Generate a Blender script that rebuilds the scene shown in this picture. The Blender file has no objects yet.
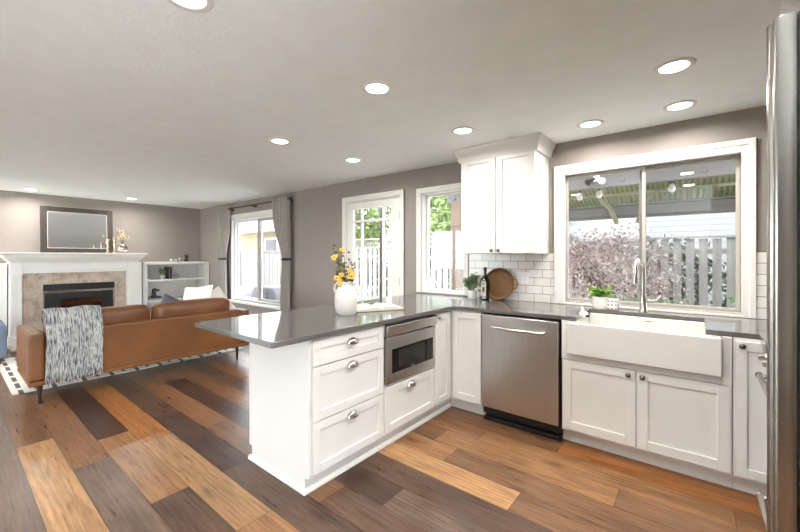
import bpy, bmesh, math, random
from mathutils import Matrix, Vector
import numpy as np
PI = math.pi
sc = bpy.context.scene
col = sc.collection
random.seed(7)
# ------------------------------------------------------------------ camera
cam_d = bpy.data.cameras.new('camera'); cam = bpy.data.objects.new('camera', cam_d); col.objects.link(cam)
cam.location = (0, 0, 1.339)
cam.rotation_euler = (PI/2, 0, math.radians(38.9))
cam_d.sensor_width = 36.0
cam_d.lens = 368.8/800*36.0
cam_d.shift_x = 0.0
cam_d.shift_y = -(266-256.5)/800
cam_d.clip_start = 0.02; cam_d.clip_end = 300
sc.camera = cam
# ------------------------------------------------------------------ world, sun, exposure
w = bpy.data.worlds.new('world'); sc.world = w; w.use_nodes = True
wb = w.node_tree.nodes['Background']; wb.inputs[0].default_value = (0.90, 0.955, 1.0, 1); wb.inputs[1].default_value = 7.8
sun_d = bpy.data.lights.new('sun', 'SUN'); sun_d.energy = 1.3; sun_d.angle = math.radians(1.5); sun_d.color = (1, .97, .92)
sun = bpy.data.objects.new('sun', sun_d); col.objects.link(sun)
sun.rotation_euler = (math.radians(38), 0, math.radians(-28))
CAN_W = 5.2          # watts of one recessed ceiling lamp
sc.view_settings.view_transform = 'Standard'; sc.view_settings.look = 'None'
sc.view_settings.exposure = 1.0; sc.view_settings.gamma = 1.0
sc.view_settings.use_curve_mapping = False
sc.cycles.use_denoising = True
sc.cycles.max_bounces = 8; sc.cycles.diffuse_bounces = 5; sc.cycles.transparent_max_bounces = 16
sc.cycles.sample_clamp_indirect = 6.0
sc.cycles.caustics_reflective = False; sc.cycles.caustics_refractive = False

# ------------------------------------------------------------------ materials
def s2l(c):
    return tuple(((v/255)/12.92 if v/255 <= .04045 else ((v/255+.055)/1.055)**2.4) for v in c)
class N:
    """small node-tree helper"""
    def __init__(s, name):
        s.m = bpy.data.materials.new(name); s.m.use_nodes = True; s.t = s.m.node_tree
        s.b = s.t.nodes['Principled BSDF']; s.out = s.t.nodes['Material Output']
    def n(s, typ, **kw):
        x = s.t.nodes.new(typ)
        for k, v in kw.items():
            if k.startswith('i_'): x.inputs[int(k[2:]) if k[2:].isdigit() else k[2:].replace('_', ' ')].default_value = v
            else: setattr(x, k, v)
        return x
    def l(s, a, b): s.t.links.new(a, b)
    def coord(s, scale=(1, 1, 1), out='Object', loc=(0, 0, 0)):
        c = s.n('ShaderNodeTexCoord'); mp = s.n('ShaderNodeMapping'); mp.inputs['Scale'].default_value = scale; mp.inputs['Location'].default_value = loc
        s.l(c.outputs[out], mp.inputs[0]); return mp.outputs[0]
    def noise(s, vec, scale, detail=4, rough=.5):
        x = s.n('ShaderNodeTexNoise'); x.inputs['Scale'].default_value = scale; x.inputs['Detail'].default_value = detail
        x.inputs['Roughness'].default_value = rough
        if vec: s.l(vec, x.inputs['Vector'])
        return x.outputs['Fac']
    def ramp(s, fac, stops, interp='LINEAR'):
        r = s.n('ShaderNodeValToRGB'); cr = r.color_ramp; cr.interpolation = interp
        while len(cr.elements) < len(stops): cr.elements.new(.5)
        for e, (p, c) in zip(cr.elements, stops): e.position = p; e.color = (*c, 1)
        s.l(fac, r.inputs[0]); return r.outputs[0]
    def bump(s, h, strength=.2, dist=.01):
        b = s.n('ShaderNodeBump'); b.inputs['Strength'].default_value = strength; b.inputs['Distance'].default_value = dist
        s.l(h, b.inputs['Height']); s.l(b.outputs[0], s.b.inputs['Normal'])
    def mixc(s, a, b, fac, mode='MIX'):
        x = s.n('ShaderNodeMix', data_type='RGBA', blend_type=mode)
        for sock, v in ((x.inputs[6], a), (x.inputs[7], b), (x.inputs[0], fac)):
            if hasattr(v, 'is_linked'): s.l(v, sock)
            elif isinstance(v, (int, float)): sock.default_value = v
            else: sock.default_value = (*v, 1)
        return x.outputs[2]
def mat(name, rgb, rough=.5, metal=0, var=.06, scale=6.0, bump=0, bscale=60, spec=.5, coat=0, emit=None, estr=0, stretch=(1, 1, 1)):
    a = N(name); c = s2l(rgb) if max(rgb) > 1.01 else rgb
    v = a.coord(stretch); f = a.noise(v, scale)
    lo = tuple(max(0, x*(1-var)) for x in c); hi = tuple(min(1, x*(1+var)) for x in c)
    a.l(a.ramp(f, [(.3, lo), (.7, hi)]), a.b.inputs['Base Color'])
    a.b.inputs['Roughness'].default_value = rough; a.b.inputs['Metallic'].default_value = metal
    a.b.inputs['Specular IOR Level'].default_value = spec
    if coat: a.b.inputs['Coat Weight'].default_value = coat; a.b.inputs['Coat Roughness'].default_value = .1
    if bump: a.bump(a.noise(v, bscale, 3), bump, .01)
    if emit: a.b.inputs['Emission Color'].default_value = (*emit, 1); a.b.inputs['Emission Strength'].default_value = estr
    return a.m
M = {}
M['wall'] = mat('taupe_wall_paint', (150, 142, 136), .75, bump=.06, bscale=180, var=.02, spec=.25)
M['ceiling'] = mat('stippled_ceiling_paint', (240, 245, 245), .9, bump=.22, bscale=55, var=.02, spec=.2)
M['white'] = mat('white_cabinet_paint', (222, 220, 216), .38, var=.015, spec=.4)
M['trim'] = mat('white_trim_paint', (228, 226, 221), .42, var=.015, spec=.4)
M['frame'] = mat('window_frame_vinyl', (176, 170, 161), .45, var=.02)
M['vinyl'] = mat('white_vinyl', (236, 236, 236), .4, var=.02)
M['steel'] = mat('brushed_steel', (190, 188, 185), .30, metal=1, var=.05, scale=3, stretch=(60, 60, 1.2))
M['steel_h'] = mat('brushed_steel_bright', (205, 202, 198), .25, metal=1, var=.04, scale=3, stretch=(2, 2, 60))
M['fridge'] = mat('grey_stainless', (150, 146, 140), .22, metal=1, var=.06, scale=3, stretch=(60, 60, 1.2))
M['chrome'] = mat('polished_nickel', (188, 184, 178), .2, metal=1, var=.03)
M['pewter'] = mat('dark_pewter', (120, 115, 108), .3, metal=1, var=.1, scale=30)
M['black'] = mat('black_plastic', (18, 18, 19), .4, var=.1)
M['blackglass'] = mat('black_glass', (12, 12, 13), .06, var=.05)
M['screen'] = mat('dark_oven_window', (44, 43, 42), .1, var=.08)
M['sink'] = mat('white_fireclay', (218, 216, 211), .15, var=.01, coat=.6)
M['leather'] = mat('cognac_leather', (116, 73, 38), .45, var=.22, scale=2.2, bump=.12, bscale=120)
M['leather2'] = mat('cognac_leather_cushion', (112, 70, 40), .42, var=.28, scale=5, bump=.2, bscale=40)
M['darkwood'] = mat('dark_walnut_leg', (48, 30, 24), .4, var=.2, scale=8)
M['mirrorframe'] = mat('dark_brown_frame', (54, 45, 39), .6, var=.15, scale=8)
M['ceramic'] = mat('white_ceramic', (206, 202, 196), .3, var=.03, bump=.04, bscale=40)
M['pot'] = mat('pale_stoneware', (226, 224, 218), .5, var=.06, scale=18)
M['leaf'] = mat('green_leaf', (84, 112, 62), .55, var=.5, scale=14)
M['leaf_pale'] = mat('sage_leaf', (120, 140, 100), .55, var=.45, scale=16)
M['leaf_lime'] = mat('bright_fern_leaf', (112, 150, 60), .5, var=.45, scale=14)
M['tree_leaf'] = mat('tree_leaf', (104, 122, 66), .6, var=.5, scale=1.2)
M['maple_leaf'] = mat('maple_leaf', (178, 160, 156), .6, var=.55, scale=2.5)
M['bark'] = mat('grey_bark', (120, 108, 98), .8, var=.3, bump=.4, bscale=14)
M['hedge_leaf'] = mat('hedge_leaf', (62, 74, 52), .7, var=.4, scale=3)
M['petal'] = mat('yellow_petal', (222, 184, 84), .5, var=.18, scale=20)
M['stem'] = mat('brown_green_stem', (96, 88, 52), .6, var=.3, scale=20)
M['paper'] = mat('paper', (206, 199, 184), .7, var=.04, scale=9)
M['cream'] = mat('cream_linen', (222, 216, 206), .85, var=.05, bump=.2, bscale=220)
M['ivory'] = mat('ivory_linen', (240, 238, 232), .85, var=.03, bump=.2, bscale=220)
M['slate'] = mat('slate_fabric', (76, 84, 96), .85, var=.12, bump=.2, bscale=160)
M['bluefab'] = mat('grey_blue_upholstery', (112, 124, 146), .85, var=.12, bump=.25, bscale=120)
M['curtain'] = mat('oatmeal_curtain', (172, 166, 159), .9, var=.05, bump=.15, bscale=300)
M['gold'] = mat('antique_gold', (226, 208, 184), .25, metal=1, var=.12, scale=14)
M['silver'] = mat('hammered_silver', (205, 198, 190), .14, metal=1, var=.1, scale=20, bump=.25, bscale=30)
M['bronze'] = mat('dark_bronze', (48, 46, 48), .4, var=.25, scale=14)
M['bookdark'] = mat('black_book_cloth', (34, 36, 42), .6, var=.15)
M['bookgrey'] = mat('grey_book_cloth', (150, 152, 156), .6, var=.1)
M['bottle'] = mat('dark_green_bottle_glass', (14, 17, 14), .07, var=.1, coat=.5)
M['label'] = mat('printed_label', (206, 200, 184), .6, var=.12, scale=60)
M['ground'] = mat('pale_patio_ground', (168, 164, 156), .9, var=.12, scale=1.5)
M['fence'] = mat('weathered_fence_wood', (126, 123, 120), .8, var=.14, scale=2, stretch=(6, 6, .6), bump=.2, bscale=20)
M['fence_red'] = mat('reddish_fence_wood', (138, 98, 84), .8, var=.15, scale=2, stretch=(6, 6, .6))
M['post'] = mat('brown_cedar_post', (128, 108, 94), .8, var=.12, scale=2, stretch=(8, 8, .6))  # one even brown timber tone
M['beam'] = mat('grey_stained_timber', (118, 114, 111), .8, var=.1, scale=2, stretch=(.6, 8, 8))
M['bracket'] = mat('olive_timber', (128, 124, 100), .7, var=.12, scale=4)
M['siding2'] = mat('buff_siding', (214, 198, 164), .8, var=.04, scale=2)
M['roofing'] = mat('grey_shingle', (140, 138, 138), .9, var=.15, scale=6)
M['tarp'] = mat('grey_canvas_cover', (104, 105, 110), .85, var=.1, scale=3, bump=.3, bscale=6)
M['ash'] = mat('fireplace_log', (86, 70, 62), .9, var=.4, scale=12, bump=.5, bscale=20)
M['wicker_rim'] = mat('wicker_rim', (142, 96, 56), .7, var=.3, scale=60, bump=.6, bscale=90)
M['green_flower'] = mat('dried_flower', (222, 206, 172), .7, var=.2, scale=30)

def mk_counter():
    a = N('grey_quartz_worktop'); v = a.coord()
    f = a.noise(v, 60, 6, .7); g = a.noise(v, 2.2, 3)
    c = a.ramp(f, [(.35, s2l((78, 77, 75))), (.65, s2l((95, 93, 90)))])
    c2 = a.mixc(c, s2l((99, 97, 94)), g)
    a.l(c2, a.b.inputs['Base Color']); a.b.inputs['Roughness'].default_value = .08
    a.b.inputs['Specular IOR Level'].default_value = .65
    return a.m
M['counter'] = mk_counter()
def mk_floor():
    a = N('engineered_oak_planks')
    at = a.n('ShaderNodeAttribute', attribute_name='tone'); sd = a.n('ShaderNodeAttribute', attribute_name='shift')
    c = a.n('ShaderNodeTexCoord'); ad = a.n('ShaderNodeVectorMath', operation='ADD')
    a.l(c.outputs['Object'], ad.inputs[0]); a.l(sd.outputs['Vector'], ad.inputs[1])
    def mapped(sx, sy):
        m = a.n('ShaderNodeMapping'); m.inputs['Scale'].default_value = (sx, sy, 1); a.l(ad.outputs[0], m.inputs[0]); return m.outputs[0]
    fine = a.noise(mapped(2.2, 34), 2.0, 8, .65)
    broad = a.noise(mapped(1.1, 5.5), 1.6, 4, .6)
    wv = a.n('ShaderNodeTexWave', wave_type='BANDS', bands_direction='Y'); wv.inputs['Scale'].default_value = 2.2
    wv.inputs['Distortion'].default_value = 9; wv.inputs['Detail'].default_value = 3; wv.inputs['Detail Scale'].default_value = .8
    a.l(mapped(.8, 5), wv.inputs['Vector'])
    knot = a.n('ShaderNodeTexVoronoi'); knot.inputs['Scale'].default_value = 1.9; a.l(mapped(.8, 1.7), knot.inputs['Vector'])
    kf = a.ramp(knot.outputs['Distance'], [(.02, (.16, .12, .10)), (.06, (.55, .48, .44)), (.16, (1, 1, 1))])
    g1 = a.ramp(fine, [(.3, (.52, .48, .45)), (.5, (1, 1, 1)), (.7, (1.25, 1.25, 1.25))])
    g2 = a.ramp(broad, [(.28, (.60, .57, .55)), (.5, (1, 1, 1)), (.75, (1.28, 1.24, 1.2))])
    g3 = a.ramp(wv.outputs['Fac'], [(.0, (.90, .89, .88)), (.8, (1.05, 1.05, 1.05))])
    x = a.mixc(at.outputs['Color'], g1, 1.0, 'MULTIPLY'); x = a.mixc(x, g2, 1.0, 'MULTIPLY'); x = a.mixc(x, g3, 1.0, 'MULTIPLY')
    x = a.mixc(x, kf, .8, 'MULTIPLY')
    a.l(x, a.b.inputs['Base Color'])
    r = a.ramp(fine, [(.2, (.24,)*3), (.8, (.38,)*3)]); a.l(r, a.b.inputs['Roughness']); a.b.inputs['Specular IOR Level'].default_value = .42
    a.bump(fine, .1, .004)
    return a.m
M['floor'] = mk_floor()
def mk_tile():
    a = N('white_subway_tile'); c = a.n('ShaderNodeTexCoord')
    sp = a.n('ShaderNodeSeparateXYZ'); cb = a.n('ShaderNodeCombineXYZ')
    a.l(c.outputs['Object'], sp.inputs[0]); a.l(sp.outputs[0], cb.inputs[0]); a.l(sp.outputs[2], cb.inputs[1])
    b = a.n('ShaderNodeTexBrick'); b.offset = .5
    for k, v in (('Color1', (*s2l((232, 229, 224)), 1)), ('Color2', (*s2l((224, 221, 216)), 1)), ('Mortar', (*s2l((112, 108, 104)), 1)), ('Scale', 1.0), ('Mortar Size', .0022), ('Mortar Smooth', .1), ('Brick Width', .152), ('Row Height', .076)):
        b.inputs[k].default_value = v
    a.l(cb.outputs[0], b.inputs['Vector']); a.l(b.outputs['Color'], a.b.inputs['Base Color'])
    a.b.inputs['Roughness'].default_value = .18
    inv = a.n('ShaderNodeMath', operation='SUBTRACT'); inv.inputs[0].default_value = 1; a.l(b.outputs['Fac'], inv.inputs[1])
    a.bump(inv.outputs[0], .5, .003)
    return a.m
M['tile'] = mk_tile()
def mk_stone():
    a = N('travertine_surround'); v = a.coord()
    f = a.noise(v, 7, 6, .65); g = a.noise(v, 26, 3)
    c = a.ramp(f, [(.3, s2l((150, 130, 116))), (.5, s2l((186, 168, 152))), (.72, s2l((206, 192, 178)))])
    c = a.mixc(c, s2l((224, 214, 204)), a.ramp(g, [(.55, (0,)*3), (.7, (.5,)*3)]))
    sp = a.n('ShaderNodeSeparateXYZ'); a.l(v, sp.inputs[0]); cb = a.n('ShaderNodeCombineXYZ'); a.l(sp.outputs[1], cb.inputs[0]); a.l(sp.outputs[2], cb.inputs[1])
    b = a.n('ShaderNodeTexBrick'); b.offset = 0
    for k, vv in (('Scale', 1.0), ('Mortar Size', .003), ('Brick Width', .305), ('Row Height', .305), ('Color1', (1, 1, 1, 1)), ('Color2', (.93, .93, .93, 1)), ('Mortar', (.75, .75, .75, 1))): b.inputs[k].default_value = vv
    a.l(cb.outputs[0], b.inputs['Vector'])
    c = a.mixc(c, b.outputs['Color'], 1.0, 'MULTIPLY')
    a.l(c, a.b.inputs['Base Color']); a.b.inputs['Roughness'].default_value = .35
    return a.m
M['stone'] = mk_stone()
def mk_throw():
    a = N('streaked_woven_throw'); v = a.coord((1, 105, 10))
    f = a.noise(v, 1.0, 2, .4)
    c = a.ramp(f, [(.30, s2l((58, 62, 68))), (.40, s2l((104, 110, 116))), (.47, s2l((160, 162, 162))), (.53, s2l((206, 204, 198))), (.59, s2l((140, 146, 150))), (.68, s2l((82, 88, 96)))])
    a.l(c, a.b.inputs['Base Color']); a.b.inputs['Roughness'].default_value = .95
    a.bump(f, .5, .02); return a.m
M['throw'] = mk_throw()
def mk_rug():
    a = N('cream_rug_with_dashes'); c = a.n('ShaderNodeTexCoord')
    b = a.n('ShaderNodeTexBrick'); b.offset = .5
    for k, v in (('Scale', 1.0), ('Mortar Size', .042), ('Mortar Smooth', .0), ('Brick Width', .30), ('Row Height', .12), ('Color1', (0, 0, 0, 1)), ('Color2', (0, 0, 0, 1)), ('Mortar', (1, 1, 1, 1))): b.inputs[k].default_value = v
    nz = a.noise(a.coord(), 22, 3); mv = a.n('ShaderNodeMix', data_type='VECTOR'); 
    a.l(c.outputs['Object'], b.inputs['Vector'])
    x = a.mixc(b.outputs['Color'], a.ramp(nz, [(.42, (0,)*3), (.5, (1,)*3)]), .35, 'ADD')
    col_ = a.mixc(s2l((92, 89, 85)), s2l((222, 216, 206)), a.ramp(x, [(.45, (0,)*3), (.55, (1,)*3)]))
    a.l(col_, a.b.inputs['Base Color']); a.b.inputs['Roughness'].default_value = .95
    a.bump(nz, .4, .01); return a.m
M['rug'] = mk_rug()
def mk_wicker():
    a = N('woven_wicker'); v = a.coord(loc=(-.005, .01, -.154))
    w1 = a.n('ShaderNodeTexWave', wave_type='RINGS', rings_direction='Y'); w1.inputs['Scale'].default_value = 18; w1.inputs['Distortion'].default_value = 3; w1.inputs['Detail'].default_value = 3
    a.l(v, w1.inputs['Vector']); nz = a.noise(v, 70, 3)
    c = a.ramp(w1.outputs['Fac'], [(.1, s2l((92, 60, 34))), (.8, s2l((164, 122, 80)))])
    c = a.mixc(c, a.ramp(nz, [(.35, (.6,)*3), (.65, (1.15,)*3)]), 1.0, 'MULTIPLY')
    a.l(c, a.b.inputs['Base Color']); a.b.inputs['Roughness'].default_value = .7; a.bump(w1.outputs['Fac'], .6, .01); return a.m
M['wicker'] = mk_wicker()
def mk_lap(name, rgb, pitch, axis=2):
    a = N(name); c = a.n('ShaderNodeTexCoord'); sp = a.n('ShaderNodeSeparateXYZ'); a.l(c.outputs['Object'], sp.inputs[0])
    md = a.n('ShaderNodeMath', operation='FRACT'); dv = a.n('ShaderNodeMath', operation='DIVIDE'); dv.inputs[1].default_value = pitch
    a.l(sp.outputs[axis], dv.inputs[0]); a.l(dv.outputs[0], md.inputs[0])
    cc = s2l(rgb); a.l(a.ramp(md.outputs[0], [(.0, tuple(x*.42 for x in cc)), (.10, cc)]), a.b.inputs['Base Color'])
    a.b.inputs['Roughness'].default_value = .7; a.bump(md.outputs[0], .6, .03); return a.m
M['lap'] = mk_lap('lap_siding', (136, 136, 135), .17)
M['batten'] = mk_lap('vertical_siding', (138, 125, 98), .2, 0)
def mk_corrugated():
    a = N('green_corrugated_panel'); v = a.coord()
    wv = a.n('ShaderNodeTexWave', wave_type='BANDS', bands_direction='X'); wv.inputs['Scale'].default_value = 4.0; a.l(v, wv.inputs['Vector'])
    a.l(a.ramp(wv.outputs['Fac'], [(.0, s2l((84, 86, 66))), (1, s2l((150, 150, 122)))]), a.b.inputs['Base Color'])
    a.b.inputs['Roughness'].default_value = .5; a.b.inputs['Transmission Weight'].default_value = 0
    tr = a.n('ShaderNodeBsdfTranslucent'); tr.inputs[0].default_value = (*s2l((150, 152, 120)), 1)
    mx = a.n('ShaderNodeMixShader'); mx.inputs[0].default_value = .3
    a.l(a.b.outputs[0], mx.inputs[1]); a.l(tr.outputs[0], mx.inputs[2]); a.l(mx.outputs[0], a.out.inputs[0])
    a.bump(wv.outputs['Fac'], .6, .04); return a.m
M['corrugated'] = mk_corrugated()
def mk_glass(name='window_glass', tint=(.97, .98, .98), refl=1.0):
    a = N(name); tr = a.n('ShaderNodeBsdfTransparent'); tr.inputs[0].default_value = (*tint, 1)
    gl = a.n('ShaderNodeBsdfGlossy'); gl.inputs['Roughness'].default_value = .01
    nz = a.noise(a.coord(), 3); gl_c = a.ramp(nz, [(0, (.94, .95, .95)), (1, (1, 1, 1))]); a.l(gl_c, gl.inputs['Color'])
    fr = a.n('ShaderNodeLayerWeight'); fr.inputs[0].default_value = .5
    pw = a.n('ShaderNodeMath', operation='POWER'); pw.inputs[1].default_value = 4.5; a.l(fr.outputs['Facing'], pw.inputs[0])
    ml = a.n('ShaderNodeMath', operation='MULTIPLY_ADD'); ml.inputs[1].default_value = .9*refl; ml.inputs[2].default_value = .04*refl; ml.use_clamp = True; a.l(pw.outputs[0], ml.inputs[0])
    mx = a.n('ShaderNodeMixShader'); a.l(ml.outputs[0], mx.inputs[0]); a.l(tr.outputs[0], mx.inputs[1]); a.l(gl.outputs[0], mx.inputs[2])
    a.l(mx.outputs[0], a.out.inputs[0]); return a.m
M['glass'] = mk_glass()
M['greyglass'] = mk_glass('grey_tinted_glass', (.85, .855, .86), 1.0)  # grey tint put in to dim the view outdoors
M['screenglass'] = mk_glass('screened_window_glass', (.74, .745, .75), 1.4)
M['fireglass'] = mk_glass('reflective_stove_glass', (.3, .3, .32), 5.0)
M['mirror'] = mat('mirror_glass', (226, 228, 230), .03, metal=1, var=.01)
M['lamp'] = mat('lamp_lens', (255, 255, 255), .5, emit=(1, .97, .92), estr=5)

# ------------------------------------------------------------------ mesh helpers
class MB:
    def __init__(s, M_=None): s.bm = bmesh.new(); s.M = M_ or Matrix.Identity(4)
    def v(s, p): return s.bm.verts.new(s.M @ Vector(p))
    def box(s, x0, x1, y0, y1, z0, z1):
        vs = [s.v((x, y, z)) for x in (x0, x1) for y in (y0, y1) for z in (z0, z1)]
        for f in ((0, 1, 3, 2), (4, 6, 7, 5), (0, 4, 5, 1), (2, 3, 7, 6), (0, 2, 6, 4), (1, 5, 7, 3)): s.bm.faces.new([vs[i] for i in f])
        return s
    def lathe(s, prof, c=(0, 0, 0), n=24, axis='z', ang=2*PI):
        rings = []
        for r, h in prof:
            ring = []
            for i in range(n):
                a = ang*i/n
                q = (r*math.cos(a), r*math.sin(a), h)
                if axis == 'y': q = (q[0], q[2], q[1])
                if axis == 'x': q = (q[2], q[0], q[1])
                ring.append(s.v((q[0]+c[0], q[1]+c[1], q[2]+c[2])))
            rings.append(ring)
        for a, b in zip(rings, rings[1:]):
            for i in range(n): s.bm.faces.new((a[i], a[(i+1) % n], b[(i+1) % n], b[i]))
        if prof[0][0] > 1e-6: s.bm.faces.new(rings[0][::-1])
        if prof[-1][0] > 1e-6: s.bm.faces.new(rings[-1])
        return s
    def tube(s, pts, r, n=8, closed=False):
        pts = [Vector(p) for p in pts]; rr = r if isinstance(r, (list, tuple)) else [r]*len(pts); rings = []
        up = None
        for i, p in enumerate(pts):
            a = pts[i-1] if (i > 0 or closed) else p; b = pts[(i+1) % len(pts)] if (i < len(pts)-1 or closed) else p
            t = (b-a).normalized() if (b-a).length > 1e-9 else Vector((0, 0, 1))
            if up is None:
                up = Vector((0, 0, 1)) if abs(t.z) < .9 else Vector((1, 0, 0))
            x = t.cross(up).normalized(); y = x.cross(t).normalized(); up = y
            rings.append([s.v(p + x*math.cos(2*PI*k/n)*rr[i] + y*math.sin(2*PI*k/n)*rr[i]) for k in range(n)])
        prs = list(zip(rings, rings[1:])) + ([(rings[-1], rings[0])] if closed else [])
        for a, b in prs:
            for k in range(n): s.bm.faces.new((a[k], a[(k+1) % n], b[(k+1) % n], b[k]))
        if not closed: s.bm.faces.new(rings[0][::-1]); s.bm.faces.new(rings[-1])
        return s
    def prism(s, poly, a0, a1, axis='z'):
        def q(p, a):
            return (p[0], p[1], a) if axis == 'z' else ((a, p[0], p[1]) if axis == 'x' else (p[0], a, p[1]))
        lo = [s.v(q(p, a0)) for p in poly]; hi = [s.v(q(p, a1)) for p in poly]
        s.bm.faces.new(lo[::-1]); s.bm.faces.new(hi); k = len(poly)
        for i in range(k): s.bm.faces.new((lo[i], lo[(i+1) % k], hi[(i+1) % k], hi[i]))
        return s
    def ell(s, c, r, n=14, m=10, e=1.0, noise=0):
        rings = []
        def sg(v, p): return math.copysign(abs(v)**p, v)
        for j in range(1, m):
            t = -PI/2 + PI*j/m
            rings.append([s.v((c[0]+r[0]*sg(math.cos(t), e)*sg(math.cos(2*PI*i/n), e), c[1]+r[1]*sg(math.cos(t), e)*sg(math.sin(2*PI*i/n), e), c[2]+r[2]*sg(math.sin(t), e)*(1+random.uniform(-noise, noise)))) for i in range(n)])
        b = s.v((c[0], c[1], c[2]-r[2])); tp = s.v((c[0], c[1], c[2]+r[2]))
        for a, d in zip(rings, rings[1:]):
            for i in range(n): s.bm.faces.new((a[i], a[(i+1) % n], d[(i+1) % n], d[i]))
        for i in range(n):
            s.bm.faces.new((b, rings[0][(i+1) % n], rings[0][i])); s.bm.faces.new((tp, rings[-1][i], rings[-1][(i+1) % n]))
        return s
    def grid(s, fn, nu, nv):
        g = [[s.v(fn(i/nu, j/nv)) for j in range(nv+1)] for i in range(nu+1)]
        for i in range(nu):
            for j in range(nv): s.bm.faces.new((g[i][j], g[i+1][j], g[i+1][j+1], g[i][j+1]))
        return s
    def build(s, name, material, parent=None, bevel=0, smooth=False, seg=2, solid=0, sub=0, loc=None, keep=False):
        if not keep: bmesh.ops.recalc_face_normals(s.bm, faces=s.bm.faces)
        me = bpy.data.meshes.new(name)
        if parent is not None and parent.get('_w'):
            bmesh.ops.translate(s.bm, verts=s.bm.verts, vec=[-x for x in parent['_w']])
        elif loc is not None:
            bmesh.ops.translate(s.bm, verts=s.bm.verts, vec=[-x for x in loc])
        s.bm.to_mesh(me); s.bm.free()
        o = bpy.data.objects.new(name, me); col.objects.link(o)
        me.materials.append(material)
        if smooth or bevel:
            for p in me.polygons: p.use_smooth = True
        if solid: md = o.modifiers.new('solid', 'SOLIDIFY'); md.thickness = solid; md.offset = 0
        if bevel:
            md = o.modifiers.new('bevel', 'BEVEL'); md.width = bevel; md.segments = seg; md.limit_method = 'ANGLE'; md.angle_limit = math.radians(35)
            if hasattr(md, 'harden_normals'): md.harden_normals = True
        elif smooth:
            me.set_sharp_from_angle(angle=math.radians(smooth if smooth is not True else 50))
        if sub: md = o.modifiers.new('sub', 'SUBSURF'); md.levels = sub; md.render_levels = sub
        if parent is not None:
            o.parent = parent
            if parent.get('_w'): o['_w'] = list(parent['_w'])
        elif loc is not None: o.location = loc
        return o
def thing(name, loc, label, cat, group=None, rz=0, local=False):
    """Empty at the thing's base. Parts are given in world coordinates unless local."""
    o = bpy.data.objects.new(name, None); col.objects.link(o); o.location = loc; o.rotation_euler = (0, 0, rz)
    o.empty_display_size = .05
    if not local: o['_w'] = list(loc)
    tag(o, label, cat, group); return o
def tag(o, label=None, cat=None, group=None, kind=None):
    if label: o['label'] = label
    if cat: o['category'] = cat
    if group: o['group'] = group
    if kind: o['kind'] = kind
    return o
def struct(o): o['kind'] = 'structure'; return o
def copy_tree(o, loc=None, rz=None, label=None, scale=None):
    def cp(x, parent):
        c = x.copy(); col.objects.link(c)
        if parent is not None: c.parent = parent
        for ch in [k for k in bpy.data.objects if k.parent == x and k.name not in made]:
            made.add(cp(ch, c).name)
        return c
    made = set(); r = cp(o, None)
    if loc is not None: r.location = loc
    if rz is not None: r.rotation_euler = (0, 0, rz)
    if label: r['label'] = label
    if scale: r.scale = scale
    return r
def FY(y): return Matrix(((1, 0, 0, 0), (0, -1, 0, y), (0, 0, 1, 0), (0, 0, 0, 1)))      # (u,n,v): faces -Y
def FX(x): return Matrix(((0, 1, 0, x), (1, 0, 0, 0), (0, 0, 1, 0), (0, 0, 0, 1)))       # faces +X
def FXN(x): return Matrix(((0, -1, 0, x), (1, 0, 0, 0), (0, 0, 1, 0), (0, 0, 0, 1)))     # faces -X

# ------------------------------------------------------------------ the setting
YW = 3.49; ZC = 2.36; XW = -8.35; XE = 0.95; YS = -3.4
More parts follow.
